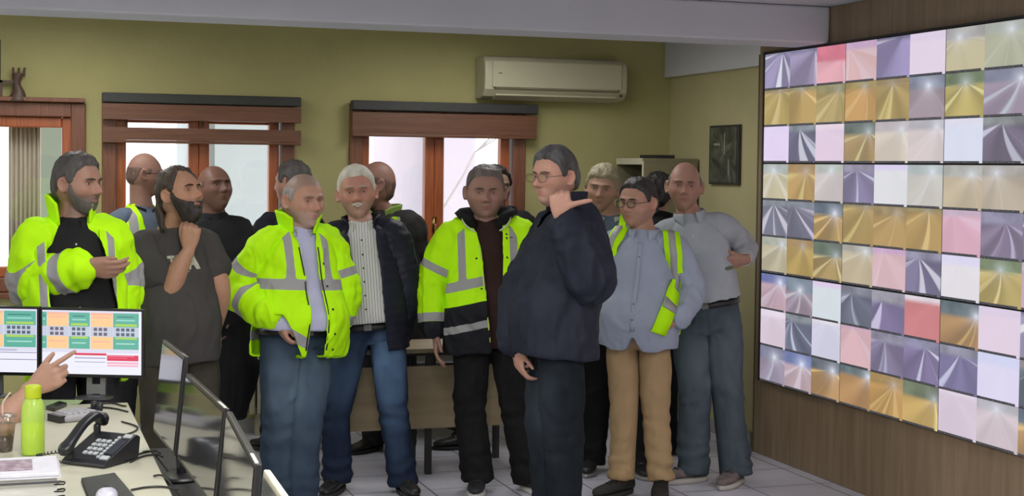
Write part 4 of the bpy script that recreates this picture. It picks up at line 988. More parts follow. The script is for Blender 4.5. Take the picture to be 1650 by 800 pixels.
        q = len(rows[0])
        for r_ in rows: v += r_
        for i in range(n):
            for j in range(q-1): f.append((i*q+j, (i+1)*q+j, (i+1)*q+j+1, i*q+j+1))
        o = s.child(name, v, f, m, parent=parent); sb = o.modifiers.new('sub', 'SUBSURF'); sb.levels = sb.render_levels = 1; solid(o, thick, 0); return o
    def surf_pt(s, o, h, x, side=1):
        """point on garment o at height h below neck, lateral x, on the front"""
        from mathutils.bvhtree import BVHTree
        if not hasattr(s, '_bvh'): s._bvh = {}
        best = None
        for q in [o]+([c_ for c_ in o.children if c_.name.startswith('sleeve')] if getattr(s, 'over', False) else []):
            if q.name not in s._bvh: s._bvh[q.name] = BVHTree.FromPolygons([v.co for v in q.data.vertices], [p.vertices for p in q.data.polygons])
            org = s.N-s.up*h+s.l*x+s.f*.5*side; b = np.array(origin_of(q)); hit = s._bvh[q.name].ray_cast(Vector(org-b), Vector(-s.f*side), 1.)
            if hit[0] is not None and (best is None or hit[3] < best[2]): best = (np.array(hit[0])+b, np.array(hit[1]), hit[3])
        return best[:2] if best else None
    def buttons(s, o, pts, m, r=.0055):
        for (h, x) in pts:
            q = s.surf_pt(o, h, x)
            if q is None: continue
            p, n = q; n = unit(n); a = unit(np.cross(n, UP)); b = np.cross(n, a); e = MB().ell(p+n*.001, a*r, b*r, n*.0028, 10, 6); s.child('button', e.v, e.f, m, parent=o)
    def strip(s, o, pts, wdt, m, name='placket', lift=.002, parent=None, thick=.002):
        """ribbon laid on a garment through (h, x) points"""
        P_ = []; Nn = []
        for (h, x) in pts:
            q = s.surf_pt(o, h, x)
            if q is not None: P_.append(q[0]+unit(q[1])*lift); Nn.append(unit(q[1]))
        if len(P_) < 2: return None
        P_ = np.array(P_); Nn = np.array(Nn)
        for _ in range(3 if len(P_) > 4 else 0): P_[1:-1] = P_[1:-1]*.5+(P_[:-2]+P_[2:])*.25; Nn[1:-1] = Nn[1:-1]*.4+(Nn[:-2]+Nn[2:])*.3
        T = np.gradient(P_, axis=0); v = []; f = []
        for i in range(len(P_)):
            sd = unit(np.cross(T[i], Nn[i])); v += [P_[i]-sd*wdt/2, P_[i]+sd*wdt/2]
        for i in range(len(P_)-1): f.append((2*i, 2*i+1, 2*i+3, 2*i+2))
        r = s.child(name, v, f, m, parent=parent or o); solid(r, thick, 0); return r
    def ribbon(s, o, pts, wdt, m, name, lift, parent):
        h_ = np.array([q[0] for q in pts]); x_ = np.array([q[1] for q in pts]); L_ = np.concatenate([[0], np.cumsum(np.hypot(np.diff(h_), np.diff(x_)))]); u = np.linspace(0, L_[-1], max(3, int(L_[-1]/.012)))
        return s.strip(o, list(zip(np.interp(u, L_, h_), np.interp(u, L_, x_))), wdt, m, name, lift, parent, .003)
    def belt(s, m, waist=.085, off=.018, belly=0., hipw=1., buckle=True):
        k = s.k; u = s.up; bl = belly*.5; v = []; f = []; n = 40
        for dz in (-.016, .016):
            for j in range(n):
                a = 2*math.pi*j/n; ca = math.copysign(abs(math.cos(a))**(2/2.4), math.cos(a)); sa = math.copysign(abs(math.sin(a))**(2/2.4), math.sin(a))
                v.append(s.P+u*(waist*k+dz)+s.f*bl*.6+s.l*ca*(.154*k*hipw+off+bl*.5)+s.f*sa*(.111*k+off+bl*.6))
        for j in range(n): f.append((j, (j+1) % n, n+(j+1) % n, n+j))
        o = s.child('belt', v, f, m); solid(o, .004, 0)
        if buckle:
            c = s.P+u*waist*k+s.f*(.111*k+off+bl*1.2+.003); e = MB().obox(c, s.l*.019, u*.016, s.f*.003); s.child('buckle', e.v, e.f, mat('dull_steel', (.10, .10, .10), .4, 1.), False, parent=o)
        return o
# ================================================================== THE GROUP
black_shoe = mat('black_leather', (.012, .012, .013), .4, var=.2, spec=.4); dark_sole = mat('dark_rubber', (.02, .02, .02), .8); white_sole = mat('white_rubber', (.55, .54, .52), .6)
def ip(*p):
    a = [q[0] for q in p]; cols = [[q[j] for q in p] for j in range(1, len(p[0]))]
    return lambda h: tuple(np.interp(h, a, c) for c in cols)
def hivis_paint(bands, sleeve, strap, dark=None, sdark=None, slope=0.):
    """signed distances: f1 = tape, f2 = black zone"""
    def fn(h, x, y, cls, al, co):
        t = np.full(len(h), 1.); tor = cls == 0; hh = h+slope*x
        for b, w_ in bands: t = np.where(tor, np.minimum(t, np.abs(hh-b)-w_/2), t)
        if strap:
            sx_, sw, hb = strap; t = np.where(tor, np.minimum(t, np.maximum(np.abs(np.abs(x)-sx_)-sw/2, hh-hb)), t)
        for b, w_ in sleeve: t = np.where(~tor, np.minimum(t, np.abs(al-b)-w_/2), t)
        d = np.full(len(h), 1.)
        if dark is not None: d = np.where(tor, dark-hh, d)
        if sdark is not None: d = np.where(~tor, sdark-al, d)
        d = np.where(t < .0, np.maximum(d, -t), d)
        return {'f1': t, 'f2': d}
    return fn

# ---- A: bearded man in the open hi-vis jacket at far left
def man_a():
    p = Person('bearded man at far left, open fluorescent jacket over black shirt, one hand raised', 8.1, (126, 297), 94, 24, (116, 357), (122, 562), hpsi=66, hpitch=-2,
               arms=dict(R=[(47, 462, -.05), (136, 430, -.22)], L=[(194, 455, .16), (182, 540, .12)]), face=dict(nose=1.1, jaw=1.08), sh=1.03)
    p.body((.34, .19, .135), ((.05, .045, .045), .5), hands=dict(R=dict(d=CR*1+UP*-.12, t=UP*.9+CR*.1-CF*.35, curls=[(22, 30, 20), (26, 36, 22), (30, 38, 24), (34, 40, 26)], spread=2, thumb=(6, 10, 45), k=1.1)))
    p.face((.03, .025, .022), browt=1.2); p.hair(hair_mat('dark_greying_hair', (.045, .040, .038), (.10, .092, .088)), 'full', .012, .004, 3, top=.004)
    p.beard(hair_mat('greying_beard', (.075, .062, .055), (.14, .12, .11)), .0035, seed=4, low=.014)
    sm = cloth('black_shirt_cloth', (.012, .012, .013)); sh_ = p.top('shirt', sm, .012, .10, belly=.04, sleeves=0, seed=2, amp=.003)
    p.collar('shirt_collar', sm, (.068, .068), .042, .034, .35); p.buttons(sh_, [(.10, .0), (.19, 0), (.28, 0), (.37, 0), (.45, 0)], mat('pale_button', (.45, .45, .45), .4), .005)
    j = p.top('jacket', hivis_mat(), .040, .14, belly=.04, amp=.011, seed=9, cut=ip((-.1, -.11, .11), (.0, -.11, .10), (.08, -.125, .105), (.2, -.125, .135), (.36, -.125, .165), (.7, -.11, .17)), bag=1.15,
              paint=hivis_paint([(.42, .055)], [(.19, .055), (.43, .055)], (.145, .030, .43)), folds=[(p.E['R'], .11, .009, p.E['R']-p.W['R'], 85.)])
    p.trousers(cloth('charcoal_trouser_cloth', (.02, .02, .024)), seed=3); p.shoes(black_shoe, dark_sole)
    p.collar('jacket_collar', hivis_plain(), (.088, .088), .13, open_=.75, r2=1.22, thick=.012, lean=-.012, z0=.0)
man_a()

# ---- B: bald man with spectacles behind
def man_b():
    p = Person('bald man in spectacles, hi-vis vest over blue shirt, behind the first jacket wearer', 10.6, (234, 281), 68, 50, (228, 336), (222, 494), hpsi=105, hpitch=-4, arms=dict(R=[(186, 410, 0), (200, 470, -.1)]))
    p.body((.25, .135, .10)); p.face((.05, .035, .03))
    p.glasses(mat('dark_spectacle_frame', (.02, .02, .02), .4), thick=.0022)
    p.ringhair(hair_mat('brown_stubble', (.10, .06, .045)), .0015)
    p.top('shirt', cloth('steel_blue_cloth', (.10, .13, .18)), .010, .06, belly=.03, seed=21)
    p.top('vest', hivis_mat(), .026, .08, belly=.03, sleeves=0, seed=22, cut=ip((-.1, -.08, .08), (.1, -.06, .06), (.3, -.02, .02), (.7, -.02, .02)), paint=hivis_paint([(.30, .05)], [], (.115, .045, .31)))
    p.top_ = p.trousers(cloth('charcoal_trouser_cloth', (.02, .02, .024)), seed=4); p.shoes(black_shoe, dark_sole)
    p.collar('collar', mat('black_knit', (.01, .01, .01), .9), (.066, .066), .04, open_=.3)
man_b()

# ---- C: bearded man with a pony tail, hand at the chin
def man_c():
    p = Person('bearded long haired man in a dark grey T-shirt holding his chin', 8.85, (291, 315), 86, 38, (276, 373), (287, 552), hpsi=58, hpitch=15,
               arms=dict(R=[(268, 473, -.17), (304, 402, -.17)], L=[(354, 460, .06), (350, 528, .16)]), face=dict(nose=1.05), sh=1.06, hz=-.06)
    p.body((.40, .215, .14), ((.05, .035, .03), .4), hands=dict(R=dict(d=UP*1+CR*.12, t=-p.l*.8+CF*.5, curls=[(60, 70, 40), (75, 80, 45), (80, 85, 50), (80, 85, 50)], thumb=(35, 20, 25), k=1.06)), limbr=1.28)
    p.face((.02, .013, .01), browt=1.35)
    hm = hair_mat('dark_brown_hair', (.030, .022, .018), (.085, .065, .052)); p.hair(hm, 'receding', .014, .006, 5, top=.004)
    p.beard(hair_mat('black_beard', (.015, .011, .010), (.05, .042, .038)), .008, seed=7, chin=.007)
    H = p.H; rnd = random.Random(2); mb = MB()
    for i in range(46):      # hair falling behind the ear to the shoulder
        a = rnd.uniform(0, 1); y0 = -.055-.04*a; x0 = -(.066-.05*a)*1.0
        for sx_ in ((-1,) if i % 4 else (1,)):
            xx = abs(x0)*sx_; pts = [H.w((xx*1.02, y0, .03-.01*a)), H.w((xx*1.12+rnd.uniform(-.004, .004), y0-.016, -.03)), H.w((xx*1.05, y0-.022+rnd.uniform(-.012, .012), -.08)), H.w((xx*.95+rnd.uniform(-.012, .012), y0-.018+rnd.uniform(-.015, .015), -.125-rnd.uniform(0, .03)))]
            mb.tube(pts, [.008*H.k, .011*H.k, .010*H.k, .003*H.k], 7, 3)
    p.child('loose_hair', mb.v, mb.f, hm)
    tm = cloth('charcoal_jersey', (.055, .052, .050), var=.1); t_ = p.top('t_shirt', tm, .016, .10, belly=.05, sleeves=.66, amp=.0055, seed=12, armr=(.056, .074, .072, .06, .05, .05), dsc=1.04)
    p.collar('neckband', tm, (.070, .070), .014, open_=.0, z0=-.016, r2=1.0)
    # cream worn print on the chest
    pr = mat('cream_shirt_print', (.42, .42, .33), .8, var=.2, scale=40)
    def patch(name, quads, z0_=.0):
        for q in quads:
            v = []; f = []; n = 6; ok = True
            for i in range(n+1):
                for j in range(n+1):
                    a, b = i/n, j/n; hh = (q[0][0]*(1-a)+q[1][0]*a)*(1-b)+(q[3][0]*(1-a)+q[2][0]*a)*b; xx = (q[0][1]*(1-a)+q[1][1]*a)*(1-b)+(q[3][1]*(1-a)+q[2][1]*a)*b
                    r = p.surf_pt(t_, hh, xx)
                    if r is None: ok = False; break
                    v.append(r[0]+unit(r[1])*.0015)
                if not ok: break
            if not ok: continue
            for i in range(n):
                for j in range(n): k_ = i*(n+1)+j; f.append((k_, k_+1, k_+n+2, k_+n+1))
            o = p.child(name, v, f, pr, parent=t_); solid(o, .001, 0)
    patch('print', [((.100, .010), (.100, .040), (.186, .070), (.186, .048)), ((.100, .008), (.118, .036), (.186, .022), (.186, .003)), ((.150, .012), (.150, .054), (.166, .058), (.166, .010)),
                    ((.140, -.018), (.140, -.004), (.184, -.004), (.184, -.018)), ((.140, -.018), (.140, .006), (.150, .006), (.150, -.018)), ((.174, -.018), (.174, .006), (.184, .006), (.184, -.018)),
                    ((.115, -.085), (.115, -.050), (.128, -.050), (.128, -.085)), ((.115, -.072), (.115, -.060), (.180, -.060), (.180, -.072)), ((.115, -.045), (.115, -.034), (.18, -.034), (.18, -.045)), ((.143, -.045), (.143, -.022), (.153, -.022), (.153, -.045)),
                    ((.192, -.030), (.190, .012), (.197, .012), (.200, -.030))])
    p.trousers(cloth('olive_drab_cotton', (.042, .038, .028)), .014, seed=13, amp=.006, r=(.10, .094, .078, .074, .072)); p.shoes(black_shoe, dark_sole)
man_c()

# ---- D
def man_d():
    p = Person('bald man in dark clothes, black coat on his arm, behind the grey T-shirt', 10.3, (346, 304), 74, 15, (344, 349), (348, 504), hpsi=40, hpitch=12, arms=dict(L=[(394, 420, 0), (378, 500, -.05)], R=[(302, 420, 0), (312, 480, -.1)]), hz=-.03, legs=dict(R=[(336, 640, 0), (338, 0, 0)], L=[(362, 640, 0), (362, 0, 20)]))
    p.body((.17, .085, .062)); p.face((.03, .02, .015)); p.ringhair(hair_mat('brown_stubble', (.10, .06, .045)), .0015)
    dk = cloth('black_sweater', (.014, .014, .017)); p.top('sweater', dk, .018, .08, belly=.03, seed=32); p.collar('collar', dk, (.068, .068), .03, open_=.2)
    p.trousers(cloth('charcoal_trouser_cloth', (.02, .02, .024)), .012, seed=5); p.shoes(black_shoe, dark_sole)
    # the coat hanging over the forearm, hem flaring towards the radiator
    c = p.W['L']; mb = MB(); v, f = loft([(c+UP*.05, CR*.075, CF*.06), (c-UP*.08, CR*.09, CF*.07), (c-UP*.24+CR*.01, CR*.105, CF*.08), (c-UP*.36+CR*.015, CR*.12, CF*.08), (c-UP*.60-CR*.02, CR*.085, CF*.07)], 26, 4)
    mb.add(v, f); v, f = loft([(c-UP*.27+CR*.05, UP*.09, CF*.03), (c-UP*.31+CR*.13, UP*.05, CF*.015), (c-UP*.30+CR*.17, UP*.008, CF*.005)], 14, 3); mb.add(v, f)
    co, fs, ed = remesh(mb.v, mb.f, .009); co = relax(co, ed, .5, 4); n = vnormals(co, fs); co = co+n*(.010*fbm(co*np.array([16, 16, 3.]), 4))[:, None]
    o = mk('folded_coat', co, fs, cloth('black_coat_cloth', (.008, .008, .010))); tag(o, 'black coat hanging over the forearm of the man in dark clothes, left of the radiator', 'coat')
man_d()

# ---- E
def man_e():
    p = Person('dark haired man in dark clothes hidden behind the bald fluorescent jacket wearer', 11.1, (472, 296), 72, -150, (466, 345), (466, 499), hpsi=-118, hpitch=0)
    p.body((.36, .20, .15)); p.face((.03, .02, .02)); p.hair(hair_mat('dark_greying_hair', (.045, .040, .038), (.10, .092, .088)), 'full', .010, .004, 9)
    dk = cloth('dark_navy_fleece', (.014, .015, .024)); p.top('jacket', dk, .026, .10, belly=.02, seed=41, amp=.006); p.collar('collar', dk, (.075, .075), .04, open_=.3)
    p.trousers(cloth('charcoal_trouser_cloth', (.02, .02, .024)), seed=6); p.shoes(black_shoe, dark_sole)
man_e()

# ---- F: bald man in hi-vis jacket and jeans
def man_f():
    p = Person('bald man in open fluorescent jacket and blue jeans, hand at his pocket', 9.27, (489, 324), 87, 30, (480, 372), (478, 540), hpsi=42, hpitch=-3, hroll=0,
               arms=dict(R=[(388, 466, -.04), (446, 512, -.27)], L=[(546, 468, .10), (532, 535, .08)]),
               legs=dict(R=[(450, 682, -.02), (448, .02, 10)], L=[(492, 680, .0), (482, .05, 30)]), face=dict(wide=1.04, fat=.15, nose=1.05), k=.98, sh=1.08)
    p.body((.44, .24, .17), ((.36, .31, .29), .42), hands=dict(R=dict(d=CR*.3-UP*.9+CF*.15, t=p.f, curls=[(25, 40, 20)]*4, thumb=(20, 15, 20))), scalp=(.22, .17, .14))
    p.face((.20, .15, .12), browt=1.2); p.ringhair(hair_mat('grey_stubble_hair', (.20, .185, .17), (.30, .28, .26)), .003, ztop=.075)
    sm = cloth('lilac_blue_shirt', (.44, .45, .62), var=.06); sh_ = p.top('shirt', sm, .012, -.035, belly=.10, sleeves=0, seed=51, amp=.003); p.collar('shirt_collar', cloth('lilac_check_cloth', (.50, .48, .58), col2=(.16, .15, .22), scale=90), (.072, .070), .045, .036, .42)
    cut_ = ip((-.1, -.10, .09), (.0, -.07, .065), (.06, -.045, .050), (.2, -.030, .048), (.55, -.028, .062), (.8, -.02, .09))
    pt0 = hivis_paint([(.262, .052)], [(.165, .052), (.37, .052)], (.098, .040, .27), slope=-.02)
    def pt(h, x, y, cls, al, co):
        o = pt0(h, x, y, cls, al, co)
        if cls[0] == 0: o['f1'] = np.minimum(o['f1'], np.where((x < .055) & (y > -.02), np.abs(h-(.565+.57*x))-.028, np.abs(h-.52)-.026+(x > .055)*(y > 0)*1.))
        return o
    dropf = lambda h, x, y: np.minimum(np.minimum(h-.40, -.155+.52*(h-.40)-x), y+.04)
    j = p.top('jacket', hivis_mat(), .042, .10, belly=.085, amp=.012, seed=57, cut=cut_, paint=pt, bag=1.25, hemflare=.02, drop=dropf, folds=[(p.E['R'], .12, .011, p.E['R']-p.W['R'], 80.), (p.N-p.up*.42+p.f*.15-p.l*.1, .14, .006, p.up+p.l*.8, 60.)])
    p.collar('jacket_collar', hivis_plain(), (.088, .086), .105, open_=.62, r2=1.32, thick=.013, z0=.005)
    bt = mat('dark_snap', (.01, .012, .012), .35)
    p.buttons(j, [(.16, .075), (.27, .082), (.38, .09), (.50, .10), (.58, .11), (.60, .0)], bt, .0065)
    p.strip(j, [(h, float(cut_(h)[0])-.006) for h in np.linspace(.08, .58, 22)], .007, mat('zip_black', (.01, .01, .01), .5), 'zip_tape'); p.strip(j, [(h, float(cut_(h)[1])+.006) for h in np.linspace(.08, .58, 22)], .007, mat('zip_black', (.01, .01, .01), .5), 'zip_tape')
    p.trousers(jeans_mat('worn_blue_denim', (.028, .046, .076), (.095, .14, .19)), .012, r=(.098, .092, .078, .080, .082), seed=53, amp=.008, belly=.05, fade=.8, hemz=.02)
    p.belt(black_shoe, .025, .022, belly=.06, hipw=1.07); p.shoes(black_shoe, dark_sole)
man_f()

# ---- G: smiling white-haired man
def man_g():
    p = Person('smiling white haired man with moustache, navy padded jacket over white striped shirt', 9.78, (575, 311), 84, 4, (582, 361), (594, 528), hpsi=6, hpitch=0, hroll=5,
               arms=dict(L=[(652, 462, -.0), (643, 545, .06)], R=[(530, 468, .12), (548, 535, .14)]),
               legs=dict(R=[(541, 668, -.03), (545, .0, -16)], L=[(634, 662, -.03), (650, -.02, 22)]), face=dict(wide=1.02, smile=1.), sh=1.02)
    p.body((.43, .215, .155), ((.40, .33, .29), .25), lips=(.5, .35, .3)); p.face((.30, .27, .24), squint=.7, lift=1.)
    p.hair(hair_mat('white_hair', (.42, .40, .34), (.60, .58, .50)), 'full', .010, .003, 6, top=.003); p.moustache(hair_mat('white_moustache', (.50, .46, .40), (.62, .58, .5)), .0052, .024)
    H = p.H; pts = [H.w((x, H.surfY(x, -.058+abs(x)**1.6*6.)+.0005, -.0595+abs(x)**1.6*6.5)) for x in np.linspace(-.022, .022, 9)]
    v, f = tube_mesh(pts, [.0012*H.k, .0026*H.k, .0036*H.k, .004*H.k, .004*H.k, .004*H.k, .0036*H.k, .0026*H.k, .0012*H.k], 8, 2); p.child('teeth', v, f, mat('teeth', (.55, .5, .42), .3))
    pts = [q-H.R[2]/H.k*.0055*H.k for q in pts]; v, f = tube_mesh(pts, [.0012*H.k]+[.0022*H.k]*7+[.0012*H.k], 8, 2); p.child('lower_lip', v, f, mat('lip_skin', (.30, .11, .085), .5))
    # striped shirt
    sm = D.materials.new('white_shirt_with_dark_stripes'); sm.use_nodes = True; nt = sm.node_tree; N = nt.nodes; L = nt.links; b = N['Principled BSDF']
    a = N.new('ShaderNodeAttribute'); a.attribute_name = 'f3'; m1 = N.new('ShaderNodeMath'); m1.operation = 'PINGPONG'; m1.inputs[1].default_value = .0072; L.new(a.outputs['Fac'], m1.inputs[0])
    m2 = N.new('ShaderNodeMath'); m2.operation = 'LESS_THAN'; m2.inputs[1].default_value = .0011; L.new(m1.outputs[0], m2.inputs[0])
    nz = N.new('ShaderNodeTexNoise'); nz.inputs['Scale'].default_value = 12; x = N.new('ShaderNodeMix'); x.data_type = 'RGBA'; L.new(m2.outputs[0], x.inputs[0]); x.inputs[6].default_value = (.58, .58, .57, 1); x.inputs[7].default_value = (.12, .12, .15, 1)
    L.new(x.outputs[2], b.inputs['Base Color']); b.inputs['Roughness'].default_value = .85
    sh_ = p.top('shirt', sm, .010, -.03, belly=.055, sleeves=0, seed=61, amp=.003, paint=lambda h, x, y, cls, al, co: {'f3': x+.5})
    p.collar('shirt_collar', cloth('greenish_collar_cloth', (.40, .42, .38), col2=(.55, .56, .54), scale=60), (.073, .072), .046, .036, .48, tip=.035); p.buttons(sh_, [(.085, 0), (.16, .0), (.23, 0), (.30, 0), (.37, 0), (.44, 0)], mat('black_button', (.01, .01, .01), .3), .005)
    nm = cloth('navy_quilted_nylon', (.010, .012, .022), rough=.5)
    cut_ = ip((-.1, -.11, .10), (.0, -.09, .08), (.08, -.062, .075), (.3, -.055, .092), (.45, -.10, .095), (.8, -.14, .10))
    j = p.top('jacket', nm, .034, .12, belly=.05, amp=.004, seed=66, cut=cut_, armr=(.056, .072, .066, .058, .052, .046))
    for i_, ob in enumerate([j]+[c_ for c_ in j.children if c_.name.startswith('sleeve')]):
        co = np.array([v.co for v in ob.data.vertices]); n_ = vnormals(co, [tuple(q.vertices) for q in ob.data.polygons]); h, x_, y_, cls, al = p.coords(co+np.array(origin_of(ob)), i_)
        q = h if i_ == 0 else al; co = co+n_*(.0045*(np.abs(np.sin(q*math.pi/.045))**.6-.5))[:, None]; ob.data.vertices.foreach_set('co', co.ravel()); ob.data.update()
    p.collar('jacket_collar', nm, (.084, .084), .055, open_=.85, r2=1.16, thick=.014, z0=.0)
    p.trousers(jeans_mat('faded_blue_denim', (.009, .016, .038), (.12, .21, .36)), .008, r=(.095, .087, .070, .068, .068), seed=67, amp=.009, belly=.03, fade={'L': .95, 'R': .3}, hemz=.03)
    p.belt(black_shoe, .008, .012, belly=.03, hipw=1.08); p.shoes(black_shoe, dark_sole, high=True)
man_g()

# ---- H: behind, looking down to the left
def man_h():
    p = Person('bald man in dark coat, half hidden behind the smiling white haired man', 11.1, (604, 298), 77, -25, (622, 345), (630, 498), hpsi=-70, hpitch=14, hz=-.04, arms=dict(L=[(668, 425, .02), (655, 500, 0)]), sh=1.05)
    p.body((.24, .125, .095), ((.06, .05, .045), .4)); p.face((.03, .02, .02)); p.ringhair(hair_mat('brown_stubble', (.10, .06, .045)), .0015)
    cm = mat('dark_coat_with_hivis_yoke', (.022, .021, .020), .8, var=.15, bump=.1, attrs=(('f1', TAPE), ('f2', (.30, .52, .0))), spec=.2)
    def pt(h, x, y, cls, al, co): return {'f1': np.maximum(np.abs(x-.128)-.012, np.maximum(h-.26, .02-h)), 'f2': np.maximum(np.abs(np.abs(x-.105)+.0)-.022, np.maximum(h-.26, .02-h))}
    p.top('coat', cm, .040, .22, belly=.03, amp=.007, seed=71, paint=pt); p.collar('coat_collar', cm, (.082, .082), .07, open_=.5, r2=1.2, thick=.014)
    p.trousers(cloth('charcoal_trouser_cloth', (.02, .02, .024)), seed=7); p.shoes(black_shoe, dark_sole)
man_h()

# ---- I: heavy jacket, yellow over black
def man_i():
    p = Person('stocky grey haired man in yellow and black reflective jacket over a brown sweater', 9.8, (782, 310), 84, 3, (783, 357), (788, 523), hpsi=4, hpitch=-4,
               arms=dict(R=[(700, 455, .0), (701, 536, -.06)], L=[(866, 455, .02), (862, 540, -.02)]),
               legs=dict(R=[(757, 655, -.02), (771, .03, -4)], L=[(832, 655, .0), (852, .06, 32)]), face=dict(wide=1.07, fat=.25, jaw=1.08), sh=1.14)
    p.body((.30, .17, .13), ((.15, .12, .11), .2)); p.face((.06, .045, .04), squint=.3); p.hair(hair_mat('grey_brown_hair', (.07, .058, .052), (.15, .13, .12)), 'full', .008, .004, 8, top=.004)
    sm = cloth('brown_knit', (.030, .014, .011)); p.top('sweater', sm, .012, .12, belly=.07, sleeves=0, seed=81, amp=.004); p.collar('sweater_collar', sm, (.070, .070), .040, open_=.0, r2=.98)
    cut_ = ip((-.1, -.10, .10), (.0, -.085, .085), (.06, -.055, .082), (.15, -.035, .080), (.35, -.022, .075), (.8, .015, .070))
    pt = hivis_paint([(.305, .05), (.525, .05)], [(.195, .05), (.455, .045)], (.135, .040, .31), dark=.405, sdark=.478, slope=.0)
    def paint(h, x, y, cls, al, co):
        d = .16*np.abs(x)*0; return pt(h-.20*(np.maximum(-x-.03, 0)), x, y, cls, al, co)
    j = p.top('jacket', hivis_mat(), .045, .14, belly=.07, amp=.010, seed=87, cut=cut_, paint=paint, hemflare=.02, bag=1.1)
    bk = cloth('black_hood_fleece', (.008, .008, .010)); p.collar('hood', bk, (.098, .095), .085, open_=.55, r2=1.55, thick=.035, z0=-.015)
    pm = mat('reflective_piping', (.55, .56, .5), .5)
    for sg in (-1, 1):
        pts = [p.N+p.l*sg*a*p.k+p.f*b*p.k+p.up*c_ for a, b, c_ in ((.13, .06, .035), (.12, .095, .0), (.095, .125, -.030), (.065, .135, -.05))]
        v, f = tube_mesh(pts, [.004]*4, 8, 4); p.child('piping', v, f, pm)
    zt_ = mat('zip_silver', (.45, .46, .48), .35, .8)
    p.strip(j, [(h, float(cut_(h)[1])+.004) for h in np.linspace(.38, .62, 8)], .006, zt_, 'zip'); p.strip(j, [(h, float(cut_(h)[0])-.004) for h in np.linspace(.12, .62, 14)], .006, mat('yellow_zip_edge', (.5, .8, .1), .6), 'zip_edge')
    p.buttons(j, [(.07, .10), (.09, .10), (.19, .098), (.35, .09), (.19, -.06), (.345, -.04)], mat('dark_snap', (.01, .012, .012), .35), .006)
    p.strip(j, [(.088, .115), (.088, .165)], .004, mat('dark_snap', (.01, .012, .012), .35), 'chest_lettering')
    p.trousers(cloth('black_trouser_cloth', (.006, .006, .007)), .010, r=(.096, .088, .074, .074, .078), seed=88, amp=.010, hemz=.045); p.shoes(mat('black_suede', (.012, .014, .018), .7, var=.3), white_sole, sole=.026)
man_i()

# ---- P: behind the table
def man_p():
    p = Person('black haired person in black behind the table, nearly hidden by the stocky man', 11.35, (797, 303), 68, 20, (808, 344), (815, 485), hpsi=30, legs=dict(R=[(800, 620, 0), (752, -.05, -75)], L=[(835, 620, 0), (840, .1, 20)]))
    p.body((.2, .12, .09)); p.face((.02, .015, .015)); p.hair(hair_mat('black_hair', (.008, .007, .007), (.02, .018, .017)), 'full', .016, .005, 11)
    dk = cloth('black_coat_cloth', (.008, .008, .010)); p.top('coat', dk, .028, .20, seed=91); p.collar('collar', dk, (.078, .078), .06, open_=.5, thick=.012); p.trousers(cloth('black_trouser_cloth', (.006, .006, .007)), seed=9); p.shoes(black_shoe, dark_sole)
man_p()

# ---- J: the man pointing over his shoulder
def man_j():
    p = Person('tall man in dark navy coat and glasses pointing his thumb over his shoulder', 8.35, (893, 285), 91, -78, (922, 338), (900, 552), hpsi=-44, hpitch=-4, hz=-.05,
               arms=dict(L=[(954, 452, -.27), (905, 354, -.36)], R=[(850, 462, .12), (829, 560, .0)]),
               legs=dict(L=[(910, 715, -.06), (906, -.03, -50)], R=[(880, 715, .10), (886, .12, -62)]), face=dict(nose=1.15, fat=.1), sh=1.06)
    p.body((.46, .25, .185), ((.40, .28, .23), .2), lips=(.42, .17, .14), hands=dict(
        L=dict(d=UP*1-CR*.10, t=CR*1+UP*.05-CF*.1, curls=[(78, 95, 60), (80, 95, 60), (82, 95, 60), (82, 95, 60)], spread=1, thumb=(78, -4, -14), k=1.12, tb=.048),
        R=dict(d=-UP*1+CR*.25, t=-CF*.7+CR*.3, curls=[(20, 30, 20), (24, 34, 22), (28, 36, 22), (30, 36, 22)], spread=3)))
    p.face((.10, .08, .07), browt=1.1); p.hair(hair_mat('grey_dark_hair', (.038, .036, .037), (.11, .108, .11)), 'full', .013, .0035, 13, top=.004); p.glasses(mat('thin_metal_frame', (.10, .09, .08), .35, .8), (.024, .017), .0012)
    jm = cloth('navy_parka_cloth', (.0125, .0155, .028), rough=.7, var=.15)
    p.top('coat', jm, .040, .055, belly=.06, amp=.010, seed=103, bag=1.2, armr=(.060, .078, .074, .066, .056, .044), hemflare=.02, dsc=1.12, cut=ip((-.1, -.10, .10), (.0, -.07, .07), (.08, -.03, .03), (.11, 0, 0), (.8, 0, 0)), folds=[(p.E['L'], .12, .013, p.E['L']-p.W['L'], 75.), (p.P+p.l*.15+p.up*.02, .16, .006, p.up+p.f*.3, 55.)])
    p.collar('coat_collar', jm, (.080, .084), .088, open_=.35, r2=1.0, thick=.014, z0=.0, fwd=.028)
    p.top('sweater', cloth('black_sweater', (.014, .014, .017)), .010, -.05, sleeves=0, seed=104)
    p.trousers(jeans_mat('blue_black_denim', (.006, .009, .013), (.03, .04, .052)), .010, r=(.105, .098, .080, .074, .074), seed=105, amp=.009, fade=.7); p.shoes(black_shoe, dark_sole)
man_j()

